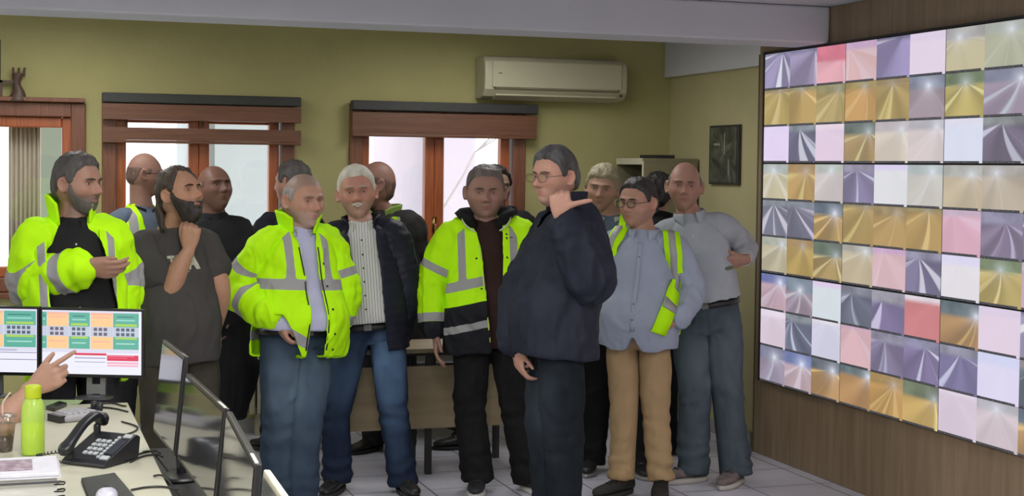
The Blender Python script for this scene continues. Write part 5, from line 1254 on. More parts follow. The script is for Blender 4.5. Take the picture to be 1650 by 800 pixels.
# ---- K
def man_k():
    p = Person('grey blond haired man in hi-vis vest, looking out from behind the pointing man', 10.55, (971, 304), 74, -10, (984, 350), (985, 506), hpsi=-12, hpitch=-5, hroll=-5,
               legs=dict(R=[(962, 630, -.0), (952, -.02, -10)], L=[(1012, 630, 0), (1026, -.1, 12)]), face=dict(wide=1.0))
    p.body((.36, .21, .15)); p.face((.10, .08, .05)); p.hair(hair_mat('ash_blond_hair', (.16, .135, .08), (.30, .27, .18)), 'low', .013, .006, 15, top=.003)
    p.top('shirt', cloth('steel_blue_cloth', (.10, .13, .18)), .010, .04, seed=111); p.top('vest', hivis_mat(), .026, .08, sleeves=0, seed=112, cut=ip((-.1, -.075, .075), (.1, -.05, .05), (.3, -.02, .02), (.7, -.02, .02)), paint=hivis_paint([(.30, .05)], [], (.115, .045, .31)))
    p.collar('collar', mat('pale_collar', (.4, .4, .38), .8), (.068, .068), .035, .028, .4)
    p.trousers(cloth('black_trouser_cloth', (.006, .006, .007)), .010, seed=14, r=(.1, .09, .074, .072, .072)); p.shoes(black_shoe, mat('grey_sole', (.3, .3, .3), .7))
man_k()

# ---- M
def man_m():
    p = Person('black haired person seen as a dark head between the two men in pale shirts', 11.2, (1061, 312), 62, 150, (1058, 352), (1050, 500), hpsi=160)
    p.body((.3, .18, .13)); hm = hair_mat('black_hair', (.008, .007, .007), (.02, .018, .017)); p.hair(hm, 'low', .020, .008, 16, name='hair')
    dk = cloth('black_coat_cloth', (.008, .008, .010)); p.top('coat', dk, .028, .20, seed=121, wsc=.9); p.collar('collar', dk, (.078, .078), .06, open_=.3, thick=.012); p.trousers(cloth('black_trouser_cloth', (.006, .006, .007)), seed=15); p.shoes(black_shoe, dark_sole)
man_m()

# ---- N: man in a pale shirt next to the video wall
def man_n():
    p = Person('balding man in pale grey shirt and blue jeans, arm bent, beside the video wall', 10.2, (1103, 301), 78, -6, (1112, 350), (1138, 513), hpsi=-6, hpitch=0, hroll=-2,
               arms=dict(L=[(1200, 398, .20), (1200, 419, -.12)], R=[(1058, 446, .04), (1076, 515, .0)]),
               legs=dict(R=[(1120, 640, -.02), (1118, .0, -68)], L=[(1172, 638, -.02), (1187, -.04, -30)]), sh=1.06, k=1.02); p.cuff = dict(L=.07)
    p.body((.33, .18, .135), hands=dict(L=dict(d=-CR*.95-UP*.25, t=-CF*.4+UP*.8, curls=[(25, 40, 25), (40, 50, 30), (45, 55, 30), (50, 55, 30)], thumb=(35, 15, 25)), R=dict(d=-UP+CR*.2, t=p.f, curl=(20, 20, 10))))
    p.face((.10, .08, .07), squint=.2); p.ringhair(hair_mat('short_grey_brown_hair', (.09, .075, .06), (.16, .14, .12)), .005, ztop=.07)
    sm = cloth('pale_grey_blue_shirt', (.31, .335, .38), var=.06, bump=.1); sh_ = p.top('shirt', sm, .018, -.10, belly=.07, seed=131, amp=.0045, armr=(.050, .064, .060, .052, .046, .040), sleeves=1.0); p.collar('shirt_collar', sm, (.078, .077), .052, .042, .40, tip=.04, z0=-.004)
    p.buttons(sh_, [(.10, 0), (.19, 0), (.28, 0), (.37, 0)], mat('pale_button', (.45, .45, .45), .4), .005)
    p.trousers(jeans_mat('grey_blue_denim', (.055, .075, .095), (.13, .165, .20)), .012, r=(.096, .090, .076, .076, .076), seed=133, amp=.008, fade=.5, belly=.04, hemz=.04); p.belt(black_shoe, .076, .020, belly=.05, hipw=1.03)
    p.shoes(mat('grey_maroon_mesh', (.11, .085, .085), .8, var=.4, scale=30, col2=(.19, .16, .15)), mat('grey_white_sole', (.42, .40, .38), .7), sole=.026, size=1.06)
    W_ = p.W['L']; dd = unit(p.W['L']-p.E['L']); a = unit(np.cross(dd, UP)); b_ = np.cross(dd, a); v = []; f = []
    for i in range(2):
        for j in range(20): t = 2*math.pi*j/20; v.append(W_-dd*(.004+.016*i)+(a*math.cos(t)+b_*math.sin(t))*.034)
    for j in range(20): f.append((j, (j+1) % 20, 20+(j+1) % 20, 20+j))
    o = p.child('wristwatch', v, f, mat('cream_watch_strap', (.55, .52, .45), .4)); solid(o, .003, 1)
    tp = at_z(1149, 440, 10.02); hp = at_z(1180, 431, 10.02); v, f = tube_mesh([tp, hp], [.007, .009], 10, 2); o = mk('marker_pen', v, f, mat('olive_green_plastic', (.08, .10, .04), .4)); tag(o, 'dark green marker pen held by the man in the pale grey shirt', 'pen')
man_n()

# ---- L: man in glasses and khaki trousers
def man_l():
    p = Person('man in glasses and khaki trousers, narrow hi-vis vest over a light blue shirt', 9.78, (1028, 327), 76, -14, (1038, 377), (1030, 536), hpsi=-40, hpitch=-4,
               arms=dict(L=[(1114, 466, -.04), (1090, 519, -.23)], R=[(968, 470, .10), (985, 530, .08)]),
               legs=dict(R=[(1006, 672, -.01), (1003, .0, -48)], L=[(1056, 672, -.02), (1065, -.02, -8)]), face=dict(wide=1.08, fat=.3, nose=.95), sh=1.12, k=.97)
    p.body((.40, .22, .155), ((.14, .11, .10), .2), hands=dict(L=dict(d=-UP*.62-CR*.75, t=p.f, curls=[(25, 30, 20)]*4)))
    p.face((.02, .015, .012), browt=1.3); p.hair(hair_mat('black_short_hair', (.012, .011, .011), (.05, .048, .048)), 'full', .009, .004, 17, top=.005); p.glasses(mat('dark_spectacle_frame', (.02, .02, .02), .4), (.024, .0165), .0018)
    sm = cloth('light_blue_oxford', (.29, .325, .42), var=.05, bump=.08); 
    sh_ = p.top('shirt', sm, .020, .10, belly=.11, seed=141, amp=.006, armr=(.058, .074, .070, .062, .056, .048), bag=1.1, hemflare=.01)
    # shirt tails: trim the hem into two curved tails
    me = sh_.data; co = np.array([v.co for v in me.vertices])+np.array(origin_of(sh_)); h, x, y, cls, al = p.coords(co); hemh = h[(cls == 0)].max()
    lim = hemh-.02-.05*np.abs(np.sin((x-.005)/.085*math.pi*.5))**1.2*0-.075*np.exp(-((x)/.028)**2)*(y > 0)-.02*sst(np.abs(x), .11, .17); dn = unit(p.P-p.N)
    ex = np.where((cls == 0) & (h > lim-.0), h-lim, 0); co = co-dn*ex[:, None]; co = co-np.array(origin_of(sh_)); me.vertices.foreach_set('co', co.ravel()); me.update()
    p.collar('shirt_collar', sm, (.080, .080), .050, .040, .42, tip=.04, z0=-.004); p.strip(sh_, [(h_, .0) for h_ in np.linspace(.045, .50, 22)], .026, sm, 'placket', .002, None, .002); p.buttons(sh_, [(.12, 0), (.20, 0), (.28, 0), (.36, 0), (.44, 0)], mat('dark_button', (.05, .05, .06), .3), .0045)
    # the narrow vest: two hanging straps joined behind
    vb = p.top('vest', hivis_mat(), .031, .0, belly=.115, sleeves=0, seed=141, amp=.004, drop=lambda h, x, y: np.maximum(y+.02, -h), paint=lambda h, x, y, cls, al, co: {'f1': np.abs(h-.33)-.025, 'f2': np.full(len(h), 1.)})
    hv = hivis_plain(); gt = mat('grey_reflective_tape', TAPE, .5, var=.03)
    p.over = True
    path = [(-.022, .135), (.03, .158), (.10, .175), (.24, .186), (.36, .172), (.43, .155), (.50, .125)]
    p.ribbon(sh_, path, .088, hv, 'vest_strap', .013, vb); p.ribbon(sh_, path[:4]+[(.285, .184)], .036, gt, 'tape', .0165, vb)
    p.ribbon(sh_, [(.345, .175), (.385, .167)], .089, gt, 'tape', .0165, vb)
    p.ribbon(sh_, [(-.022, -.115), (.03, -.135), (.10, -.160), (.22, -.18)], .075, hv, 'vest_strap', .009, vb); p.ribbon(sh_, [(-.02, -.125), (.03, -.145), (.10, -.170), (.2, -.185)], .034, gt, 'tape', .0165, vb)
    p.trousers(cloth('khaki_chino', (.34, .235, .13), var=.06, bump=.08), .006, r=(.090, .084, .070, .066, .066), seed=143, amp=.008, belly=.05, hemz=.075); p.shoes(mat('black_nubuck', (.014, .013, .012), .75, var=.3), mat('dark_rubber', (.02, .02, .02), .8), size=1.04, high=True)
    for sd in 'LR': v, f = tube_mesh([p.A[sd]+UP*.07, p.A[sd]-UP*.0], [.043, .042], 16, 2); p.child('sock', v, f, mat('black_sock', (.008, .008, .008), .9))
man_l()
# ================================================================== TABLE, RADIATOR, CHAIRS
tw = woodmat('pale_oak_laminate', (.21, .165, .095), (.27, .215, .135), 'x', .5, 3., 6); blk = mat('black_powder_coat', (.012, .012, .013), .5)
tf = at_z(694, 758, 10.3); ty = tf[1]; tx0 = on_y(503, 600, ty)[0]; tx1 = on_y(853, 600, ty)[0]
t = empty('meeting_table', ((tx0+tx1)/2, ty+.25, 0), 'pale oak table with black legs and a deep front panel, behind the group', 'table')
bevel(MB().box((tx0, ty-.02, .685), (tx1, ty+.42, .71)).build('tabletop', tw, t), .003)
MB().box((tx0+.02, ty+.03, .665), (tx1-.02, ty+.05, .684)).box((tx0+.02, ty+.38, .655), (tx1-.02, ty+.40, .684)).build('rail', blk, t)
bevel(MB().box((on_y(548, 600, ty)[0], ty+.012, .262), (tx1-.03, ty+.03, .610)).build('front_panel', tw, t), .002)
for px in (508, 694, 834):
    x = on_y(px, 700, ty)[0]
    for yy in (ty+.035, ty+.38): MB().box((x-.017, yy-.0, 0), (x+.017, yy+.034, .684)).build('leg', blk, t)
# radiator
ry = YB-.11; rx0 = on_y(386, 600, ry)[0]; rx1 = on_y(500, 600, ry)[0]; zt_ = .78; cm = mat('cream_radiator_enamel', (.38, .355, .25), .4, var=.04)
t = empty('radiator', ((rx0+rx1)/2, ry, .13), 'cream ribbed radiator under the window, between dark clothes and jeans', 'radiator'); n_ = 9
for k in range(n_):
    x = rx0+(rx1-rx0)*(k+.5)/n_; hw = (rx1-rx0)/n_*.36
    b_ = MB().box((x-hw, ry-.05, .14), (x+hw, ry-.02, zt_)).box((x-hw*.5, ry-.02, .16), (x+hw*.5, ry+.03, zt_-.02)).box((x-hw, ry+.03, .14), (x+hw, ry+.055, zt_)); bevel(b_.build('column', cm, t), .008, 3)
MB().tube([(rx0+.01, ry, .17), (rx1-.01, ry, .17)], .018).tube([(rx0+.01, ry, zt_-.05), (rx1-.01, ry, zt_-.05)], .018).build('header_pipe', cm, t, True)
MB().tube([(rx0-.01, ry, .17), (rx0-.05, ry, .17), (rx0-.05, ry, .0)], .011).build('supply_pipe', cm, t, True)
MB().box((rx0+.1, ry-.02, 0), (rx0+.13, ry+.02, .139)).box((rx1-.13, ry-.02, 0), (rx1-.1, ry+.02, .139)).build('foot', cm, t)
pp = at_z(408, 543, 11.95); q = np.array([.055, 0, -.11])
o = mk('folded_paper', [pp, pp+q, pp+q+np.array([.03, .004, .0]), pp+np.array([.03, .004, .02])], [(0, 1, 2, 3)], mat('white_paper', (.7, .7, .7), .8), None, False); o.location.y += 0; solid(o, .002); tag(o, 'small slanted white sheet leaning on the radiator', 'paper')
def office_chair(loc, rz, label, back=.95, seat=.46):
    t = empty('office_chair', loc, label, 'chair', rotz=0); c = np.array(loc, float); a = math.radians(rz); f = np.array([math.cos(a), math.sin(a), 0]); l = np.cross(UP, f)
    lm = mat('black_leatherette', (.010, .010, .011), .45, bump=.1)
    v, ff = loft([(c+UP*(seat-.05), l*.19, f*.19), (c+UP*(seat-.035), l*.23, f*.23), (c+UP*(seat+.02), l*.23, f*.23), (c+UP*(seat+.035), l*.18, f*.18)], 28, 3, 3.5); mk('seat', v, ff, lm, t)
    v, ff = loft([(c-f*.22+UP*(seat+.10), l*.17, f*.02), (c-f*.24+UP*(seat+.14), l*.21, f*.035), (c-f*.27+UP*(back-.06), l*.21, f*.035), (c-f*.28+UP*back, l*.17, f*.018)], 28, 3, 3.2); mk('backrest', v, ff, lm, t)
    MB().tube([c-f*.10+UP*(seat-.05), c-f*.25+UP*(seat-.03), c-f*.28+UP*(seat+.2)], .018).build('back_bracket', blk, t, True)
    MB().tube([c+UP*.09, c+UP*(seat-.05)], .024).build('gas_column', blk, t, True)
    for k in range(5):
        aa = a+k*2*math.pi/5; d = np.array([math.cos(aa), math.sin(aa), 0]); lg = MB().tube([c+UP*.10, c+d*.27+UP*.065], [.022, .014], 10, 2).build('base_arm', blk, t, True)
        MB().tube([c+d*.27-np.cross(UP, d)*.018+UP*.029, c+d*.27+np.cross(UP, d)*.018+UP*.029], .026, 14, 1).tube([c+d*.27+UP*.03, c+d*.27+UP*.07], .007, 8, 1).build('caster', blk, lg, True)
    return t
cc = col_h(690, 11.9, 0.); office_chair((cc[0], cc[1], 0), 80, 'black leatherette office chair behind the table, under the window right of centre', .93)

# ================================================================== THE OPERATORS' DESK
DZ = .74; XR = on_h(206, 649, .74)[0]; dy1 = on_h(205, 649, DZ)[1]; desk_m = mat('cream_desk_laminate', (.50, .49, .38), .38, var=.04, scale=4)
t = empty('operator_desk', (.15, 4.6, 0), 'long cream desk at lower left, crowded with telephone and screens', 'desk')
bevel(MB().box((-.18, 2.9, DZ-.03), (XR, dy1, DZ)).build('desktop', desk_m, t), .004)
dm = mat('grey_desk_frame', (.10, .10, .11), .5)
for x in (-.16, XR-.10):
    for y in (3.0, 4.4, dy1-.12): MB().box((x, y, 0), (x+.05, y+.05, DZ-.031)).build('leg', dm, t)
MB().box((-.14, dy1-.05, .25), (XR-.05, dy1-.035, DZ-.04)).build('modesty_panel', dm, t)
# narrow black shelf carrying the side monitors
t = empty('monitor_shelf', (XR+.1, 4., 0), 'narrow black shelf along the right edge of the desk, under the dark monitors', 'shelf')
bevel(MB().box((XR+.012, 2.5, .655), (XR+.21, 5.5, .68)).build('board', blk, t), .003)
for y in (2.6, 4.0, 5.4): MB().box((XR+.09, y-.02, 0), (XR+.13, y+.02, .654)).build('leg', blk, t)

black_pl = mat('black_monitor_plastic', (.010, .010, .011), .35, spec=.5); silver = mat('silver_stand', (.32, .33, .35), .35, .7)
# ---- lit twin monitors
SCM = {}
def emis(c, s_=1.):
    k = tuple(c)
    if k not in SCM:
        m = D.materials.new('screen_colour_%d_%d_%d' % k); m.use_nodes = True; N = m.node_tree.nodes; b = N['Principled BSDF']; nz = N.new('ShaderNodeTexNoise'); nz.inputs['Scale'].default_value = 60
        r = N.new('ShaderNodeMapRange'); r.inputs['To Min'].default_value = .96; r.inputs['To Max'].default_value = 1.04; m.node_tree.links.new(nz.outputs['Fac'], r.inputs[0]); m.node_tree.links.new(r.outputs[0], b.inputs['Emission Strength'])
        b.inputs['Base Color'].default_value = (.02, .02, .02, 1); b.inputs['Emission Color'].default_value = (*sr(c), 1); b.inputs['Roughness'].default_value = .4; SCM[k] = m
    return SCM[k]
LIL, WHT, ORG, TEA, GRY, RED, PNK, YEL, DGR, PEA = (222, 222, 240), (240, 240, 255), (252, 206, 150), (96, 178, 158), (200, 206, 222), (222, 60, 92), (246, 176, 196), (176, 214, 92), (112, 98, 116), (248, 186, 160)
def blocks(cols, extra):
    R_ = [(0, 0, 1, 1, WHT), (0, .0, 1, .66, LIL)]
    for (a, b, c) in cols:
        R_ += [(a, .03, b, .60, c), (a, .25, b, .405, GRY)]
        if c == ORG: R_ += [(a+.02, .09, b-.03, .115, PEA), (a+.02, .47, b-.03, .495, PEA), (a, .03, b, .07, PEA)]
        else:
            R_ += [(a+.03, .13, b-.04, .155, (150, 214, 200)), (a+.03, .50, b-.04, .52, (170, 224, 210)), (a+.02, .20, b-.02, .235, YEL), (a+.02, .41, b-.02, .44, YEL), (a+.04, .08, b-.05, .095, (60, 120, 120))]
        k = a+.03
        while k < b-.05 and c:
            for v0 in (.265, .34): R_.append((k, v0, k+.035, v0+.05, DGR if c == ORG else (84, 104, 120)))
            k += .05
    return R_+extra
lc = blocks([(-.02, .16, ORG), (.17, .33, TEA), (.34, .66, ORG), (.67, .99, TEA)], [(0, .68, 1, .69, (110, 110, 130)), (0, .79, 1, .80, (110, 110, 130)), (.1, .63, .8, .66, (190, 190, 214))])
rc = blocks([(0, .045, TEA), (.05, .265, ORG), (.27, .48, TEA), (.49, .712, ORG), (.716, .975, TEA)], [(.33, .665, .65, .70, RED), (.655, .69, .972, .78, RED), (.66, .70, .93, .708, PNK), (.66, .73, .86, .738, (250, 120, 150)), (.655, .80, .972, .83, PNK), (.655, .845, .972, .87, PNK), (.33, .735, .64, .75, (150, 150, 176)), (.33, .80, .64, .812, (170, 170, 190)), (.33, .88, .64, .89, (230, 230, 240)), (.975, .0, 1, .66, WHT)])
def lit_monitor(tl, tr, h, rects, label):
    """tl, tr: world top corners; h: height"""
    tl, tr = np.array(tl), np.array(tr); ax = tr-tl; wd = np.linalg.norm(ax); ax /= wd; n = np.cross(ax, UP); n[2] = 0; n = unit(n)  # towards the viewer
    if np.dot(n, CF) > 0: n = -n
    c = (tl+tr)/2; base = np.array([c[0], c[1], DZ])-n*.07
    t = empty('desktop_monitor', base, label, 'monitor', 'lit desktop monitors')
    mid = c-UP*h/2
    bevel(MB().obox(mid-n*.018, ax*(wd/2), UP*(h/2), n*.0165).build('housing', black_pl, t), .004)
    v, f = loft([(mid-n*.034, ax*wd*.40, UP*h*.38), (mid-n*.055, ax*wd*.26, UP*h*.26)], 24, 3, 3.5); mk('rear_bulge', v, f, black_pl, t)
    vs = []; fs = []; mi = []; ms = []
    bz = .009; U0 = tl+ax*bz-UP*bz; W_ = wd-2*bz; H_ = h-2.6*bz
    for i, (a, b, c_, d_, col) in enumerate(rects):
        a, c_ = max(0, a), min(1, c_); e = n*(.0002+.00012*i*.25); m = emis(col)
        if m not in ms: ms.append(m)
        k = len(vs)
        for (u, w_) in ((a, b), (c_, b), (c_, d_), (a, d_)): vs.append(U0+ax*W_*u-UP*H_*w_+e)
        fs.append((k, k+3, k+2, k+1)); mi.append(ms.index(m))
    o = mk('screen', vs, fs, ms, t, False, mi=mi)
    s1 = mid-UP*.05-n*.07
    MB().obox((s1+base+UP*.0)/2+ax*.028, ax*.011, UP*((s1[2]-base[2])/2), n*.006).obox((s1+base)/2-ax*.028, ax*.011, UP*((s1[2]-base[2])/2), n*.006).obox(np.array([base[0], base[1], DZ+.035]), ax*.039, UP*.02, n*.007).build('stand_neck', silver, t)
    v, f = loft([(base+UP*.001+n*.03, ax*.075, n*.06), (base+UP*.006+n*.03, ax*.075, n*.06), (base+UP*.012+n*.02, ax*.035, n*.03)], 24, 2, 3.); mk('stand_base', v, f, mat('dark_grey_stand', (.05, .05, .055), .4), t)
    return t
ZM = 7.62; HM = 112/(3000/ZM)
a1 = at_z(64.5, 496, ZM); b1 = at_z(231.5, 506, ZM); b1[2] = a1[2]-.004; lit_monitor(a1, b1, HM, rc, 'lit desktop monitor at right of the pair, showing orange and green tables with red rows')
a0 = at_z(-104, 489, ZM+.02); b0 = at_z(63, 496, ZM); a0[2] = b0[2] = a1[2]+.002; lit_monitor(a0, b0, HM, lc, 'lit desktop monitor at the left edge, cut off by the frame')

# ---- dark side monitors, turned to the operators
scr = D.materials.new('glossy_dark_screen'); scr.use_nodes = True; b = scr.node_tree.nodes['Principled BSDF']; b.inputs['Base Color'].default_value = (.035, .036, .04, 1); b.inputs['Roughness'].default_value = .07; b.inputs['Specular IOR Level'].default_value = .9
nz = scr.node_tree.nodes.new('ShaderNodeTexNoise'); nz.inputs['Scale'].default_value = 30; mr = scr.node_tree.nodes.new('ShaderNodeMapRange'); mr.inputs['To Min'].default_value = .05; mr.inputs['To Max'].default_value = .12
scr.node_tree.links.new(nz.outputs['Fac'], mr.inputs[0]); scr.node_tree.links.new(mr.outputs[0], b.inputs['Roughness'])
def side_monitor(tf_, tn, h, tilt, label, m=None, edge=None):
    tf_, tn = np.array(tf_), np.array(tn); T = max(tf_[2], tn[2]); ax = tn-tf_; ax[2] = 0; wd = np.linalg.norm(ax); ax /= wd; n = np.cross(UP, ax)
    if n[0] > 0: n = -n
    upv = unit(UP-n*tilt); nn = unit(np.cross(ax, upv)); nn = nn if nn[0] < 0 else -nn; tc = (tf_+tn)/2; tc[2] = (tf_[2]+tn[2])/2; mid = tc-upv*h/2
    m = m or black_pl; zb = .681
    base = mid-nn*.0; base = np.array([mid[0]+.035, mid[1], zb])
    t = empty('side_monitor', base, label, 'monitor', 'dark monitors along the right of the desk')
    bevel(MB().obox(mid-nn*.0085, ax*(wd/2), upv*(h/2), nn*.0075).build('housing', m, t), .003)
    MB().obox(mid+nn*.0006, ax*(wd/2-.012), upv*(h/2-.013), nn*.0008).build('screen', scr, t)
    if edge: MB().obox(mid+upv*(h/2+.0012)-nn*.004+ax*wd*.42, ax*wd*.075, upv*.0012, nn*.004).build('top_edge_glint', edge, t)  # short strip coloured as the window's reflection on the top edge
    v, f = loft([(mid-nn*.015, ax*wd*.3, upv*h*.32), (mid-nn*.045, ax*wd*.2, upv*h*.22)], 20, 2, 3.5); mk('rear_bulge', v, f, m, t)
    MB().tube([mid-nn*.035-upv*.03, np.array([base[0]+.01, base[1], zb+.01])], .016).build('stand_neck', m, t, True)
    v, f = loft([(base+UP*.001, ax*.10, n*.055), (base+UP*.008, ax*.10, n*.055), (base+UP*.014, ax*.05, n*.03)], 20, 2, 3); mk('stand_base', v, f, m, t)
ed = mat('painted_window_glint', (.5, .48, .48), .3)
side_monitor(at_z(262, 548, 6.38), at_z(297, 574, 5.84), .315, .10, 'dark monitor farthest back in the row beside the desk, next to the olive trousers', edge=mat('painted_grey_glint', (.16, .16, .15), .4))
side_monitor(at_z(300, 600, 5.80), at_z(361, 660, 4.98), .27, .10, 'wide dark monitor in the middle of the row beside the desk', edge=ed)
side_monitor(at_z(365, 663, 4.94), at_z(411, 748, 4.08), .29, .08, 'dark monitor nearest of the black row beside the desk, cut by the lower edge', edge=ed)
cmn = mat('cream_monitor_plastic', (.42, .41, .30), .45)
side_monitor(at_z(424, 757, 4.02), at_z(462, 812, 3.62), .29, .08, 'cream framed monitor at the bottom edge in front of the blue jeans', cmn)

# ---- telephone
def on(px, py, h=DZ): return on_h(px, py, h)
P2 = on(168, 757); P1 = on(112, 731); P3 = on(221, 712)
axb = unit(np.array([.67, .74, 0])); axa = np.array([-axb[1], axb[0], 0]); la = .175; lb = .185
t = empty('desk_telephone', P2+axa*la/2+axb*lb/2, 'black corded desk telephone with grey keys on the desk', 'telephone'); pb = mat('black_phone_plastic', (.013, .014, .017), .35, spec=.5)
def ph(a, b, h): return P2+axa*a+axb*b+UP*h
pr = [(0, .012), (.015, .022), (.165, .085), (lb, .075), (lb-.01, .004), (.0, .002)]
v = [ph(a, b_, h) for a in (0, la) for b_, h in pr]; n = len(pr); f = [(k, (k+1) % n, n+(k+1) % n, n+k) for k in range(n)]+[tuple(range(n)), tuple(range(n, 2*n))[::-1]]
bevel(mk('base', v, f, pb, t, False), .005, 3)
def topz(b_): return np.interp(b_, [0, .015, .165, lb], [.012, .022, .085, .075])
key = mat('grey_phone_key', (.42, .45, .47), .5); kk = 0; tn_ = unit(axb*.15+UP*.063); nn_ = unit(np.cross(tn_, axa)); nn_ = nn_ if nn_[2] > 0 else -nn_
def keyb(a, b_, ha, hb, name='key', m=key): MB().obox(ph(a, b_, topz(b_)+.002), axa*ha, tn_*hb, nn_*.003).build(name, m, t)
for r_ in range(4):
    for c_ in range(3): keyb(la*.40+c_*.021, .045+r_*.022, .0075, .007)
for r_ in range(8): keyb(la*.27, .030+r_*.015, .0055, .005)
for r_ in range(2): keyb(la*.12+.0, .028+r_*.118, .015, .009)
MB().obox(ph(la*.14, .087, topz(.087)+.0015), axa*.018, tn_*.04, nn_*.0015).build('label_window', mat('phone_window', (.03, .035, .045), .15), t)
hs = [ph(la*.86, -.022, .045), ph(la*.86, .015, .072), ph(la*.86, .085, .122), ph(la*.86, .145, .140), ph(la*.86, .185, .128)]
v, f = loft([(hs[0], axa*.016, nn_*.014), (hs[0]+tn_*.02, axa*.026, nn_*.020), (hs[1]+tn_*.01, axa*.020, nn_*.014), (hs[2], axa*.019, nn_*.012), (hs[3], axa*.021, nn_*.015), (hs[4]-tn_*.02, axa*.027, nn_*.022), (hs[4]+tn_*.004, axa*.017, nn_*.016)], 20, 4, 2.6); mk('handset', v, f, pb, t)
MB().tube([ph(la*.86, .02, .012), ph(la*.86, .02, .05)], .012).tube([ph(la*.86, .15, .07), ph(la*.86, .15, .105)], .012).build('cradle', pb, t, True)
pts = []
for i in range(70): u = i/69; s_ = ph(la*.9+.02*math.sin(u*3), -.02-.03*math.sin(u*math.pi), .035*(1-u)+.012)+axa*(.05*math.sin(u*math.pi)); pts.append(s_+axa*.005*math.cos(i*1.6)+UP*.005*math.sin(i*1.6))
MB().tube(pts, .0022, 6, 1).build('coiled_cord', pb, t, True)
# ---- grey keypad console behind the telephone
Q = on(125, 676); ka = unit(on(150, 684)-on(100, 672)); kb = np.cross(UP, ka)
t = empty('keypad_console', Q, 'grey keypad console with two black knobs behind the telephone', 'keypad'); v, f = loft([(Q+UP*.002, ka*.055, kb*.085), (Q+UP*.02, ka*.057, kb*.087), (Q+UP*.028, ka*.05, kb*.078)], 28, 2, 5); mk('body', v, f, mat('grey_console_plastic', (.30, .30, .32), .5), t)
for i in range(4):
    for j in range(5): MB().obox(Q+ka*(-.035+.023*i)+kb*(-.055+.024*j)+UP*.031, ka*.009, kb*.009, UP*.003).build('key', mat('pale_grey_key', (.42, .42, .45), .5), t)
for s_ in (-1, 1): MB().tube([Q+ka*.02*s_+kb*.082+UP*.03, Q+ka*.02*s_+kb*.082+UP*.05], .013, 14, 1).build('knob', pb, t, True)
MB().obox(Q-kb*.088+UP*.014, ka*.045, kb*.012, UP*.013).build('wrist_bar', pb, t)
# ---- pad, mouse, tablet, mat
def slab(name, pxs, h0, th, m, label, cat):
    c = [on(*p, h0) for p in pxs]; v = c+[q+UP*th for q in c]; o = mk(name, v, [(0, 3, 2, 1), (4, 5, 6, 7), (0, 1, 5, 4), (1, 2, 6, 5), (2, 3, 7, 6), (3, 0, 4, 7)], m, None, False); bevel(o, .002); return tag(o, label, cat)
slab('document_folder', [(131, 777), (185, 768), (222, 812), (150, 826)], DZ+.0008, .012, mat('dark_green_grey_card', (.035, .037, .033), .7, var=.25, scale=3, stretch=(14, 1, 1)), 'dark ribbed folder at the bottom edge below the telephone', 'folder')
c = on(172, 806, DZ+.013); d_ = unit(on(172, 790)-on(168, 830)); s_ = np.cross(UP, d_); t = empty('computer_mouse', c, 'pale lilac computer mouse lying on the dark folder', 'mouse'); v, f = loft([(c+UP*.001, s_*.029, d_*.052), (c+UP*.014, s_*.031, d_*.054), (c+UP*.026, s_*.024, d_*.044), (c+UP*.031, s_*.012, d_*.025)], 24, 3, 2.3); mk('body', v, f, mat('pale_mouse_plastic', (.50, .50, .58), .35), t)
MB().tube([c+d_*.028-s_*.004+UP*.030, c+d_*.028+s_*.004+UP*.030], .005, 10, 1).build('scroll_wheel', blk, t, True)
slab('tablet', [(74, 660), (96, 652), (108, 655), (88, 664)], DZ+.0008, .014, mat('black_glossy_slab', (.012, .012, .014), .25), 'small black flat device behind the green bottle', 'device')
slab('green_sheet', [(60, 658), (62, 645), (135, 645), (128, 651)], DZ+.0006, .001, mat('pale_green_sheet', (.34, .46, .22), .6), 'pale green sheet lying under the lit monitors', 'paper')
# ---- bottle
B0 = on(53, 733); t = empty('water_bottle', B0, 'translucent lime green water bottle with a screw cap', 'bottle'); gm = D.materials.new('lime_bottle_plastic'); gm.use_nodes = True; b = gm.node_tree.nodes['Principled BSDF']
b.inputs['Base Color'].default_value = (.50, .74, .10, 1); b.inputs['Roughness'].default_value = .25; b.inputs['Alpha'].default_value = .62
MB().lathe(B0, [(.034, .001), (.038, .006), (.038, .085), (.0375, .105), (.038, .14), (.036, .165), (.030, .182), (.024, .190), (.0235, .198)], 32).build('flask', gm, t, True)
MB().lathe(B0, [(.0345, .004), (.0362, .008), (.0362, .108)], 28).build('liquid', mat('lime_liquid', (.55, .72, .0), .15), t, True)
MB().lathe(B0, [(.0262, .189), (.0268, .192), (.0268, .226), (.0250, .231), (.020, .233)], 28).build('cap', mat('lime_cap', (.42, .52, .01), .4), t, True)
# ---- iced coffee
C0 = on(6, 728); t = empty('iced_coffee_cup', C0, 'clear plastic cup of iced coffee with a bent straw at the left edge', 'cup')
MB().lathe(C0, [(.028, .001), (.030, .005), (.040, .115), (.042, .118)], 30).build('cup', glassmat('clear_plastic_cup', (.93, .93, .93), .14, .08), t, True)
MB().lathe(C0, [(.0275, .004), (.0335, .058)], 26).build('coffee', mat('dark_coffee', (.045, .018, .008), .2), t, True)
MB().lathe(C0, [(.0336, .0585), (.0375, .095)], 26).build('milk_foam', mat('milky_coffee', (.30, .17, .10), .5), t, True)
MB().lathe(C0, [(.0425, .1185), (.043, .122), (.036, .126), (.006, .128)], 28).build('lid', glassmat('clear_plastic_lid', (.85, .85, .85), .2, .1), t, True)
MB().tube([C0+UP*.01+CR*.004, C0+UP*.145-CR*.004, C0+UP*.175+CR*.004, C0+UP*.198+CR*.022], .0035, 10, 3).build('straw', mat('pink_white_straw', (.62, .45, .38), .5), t, True)
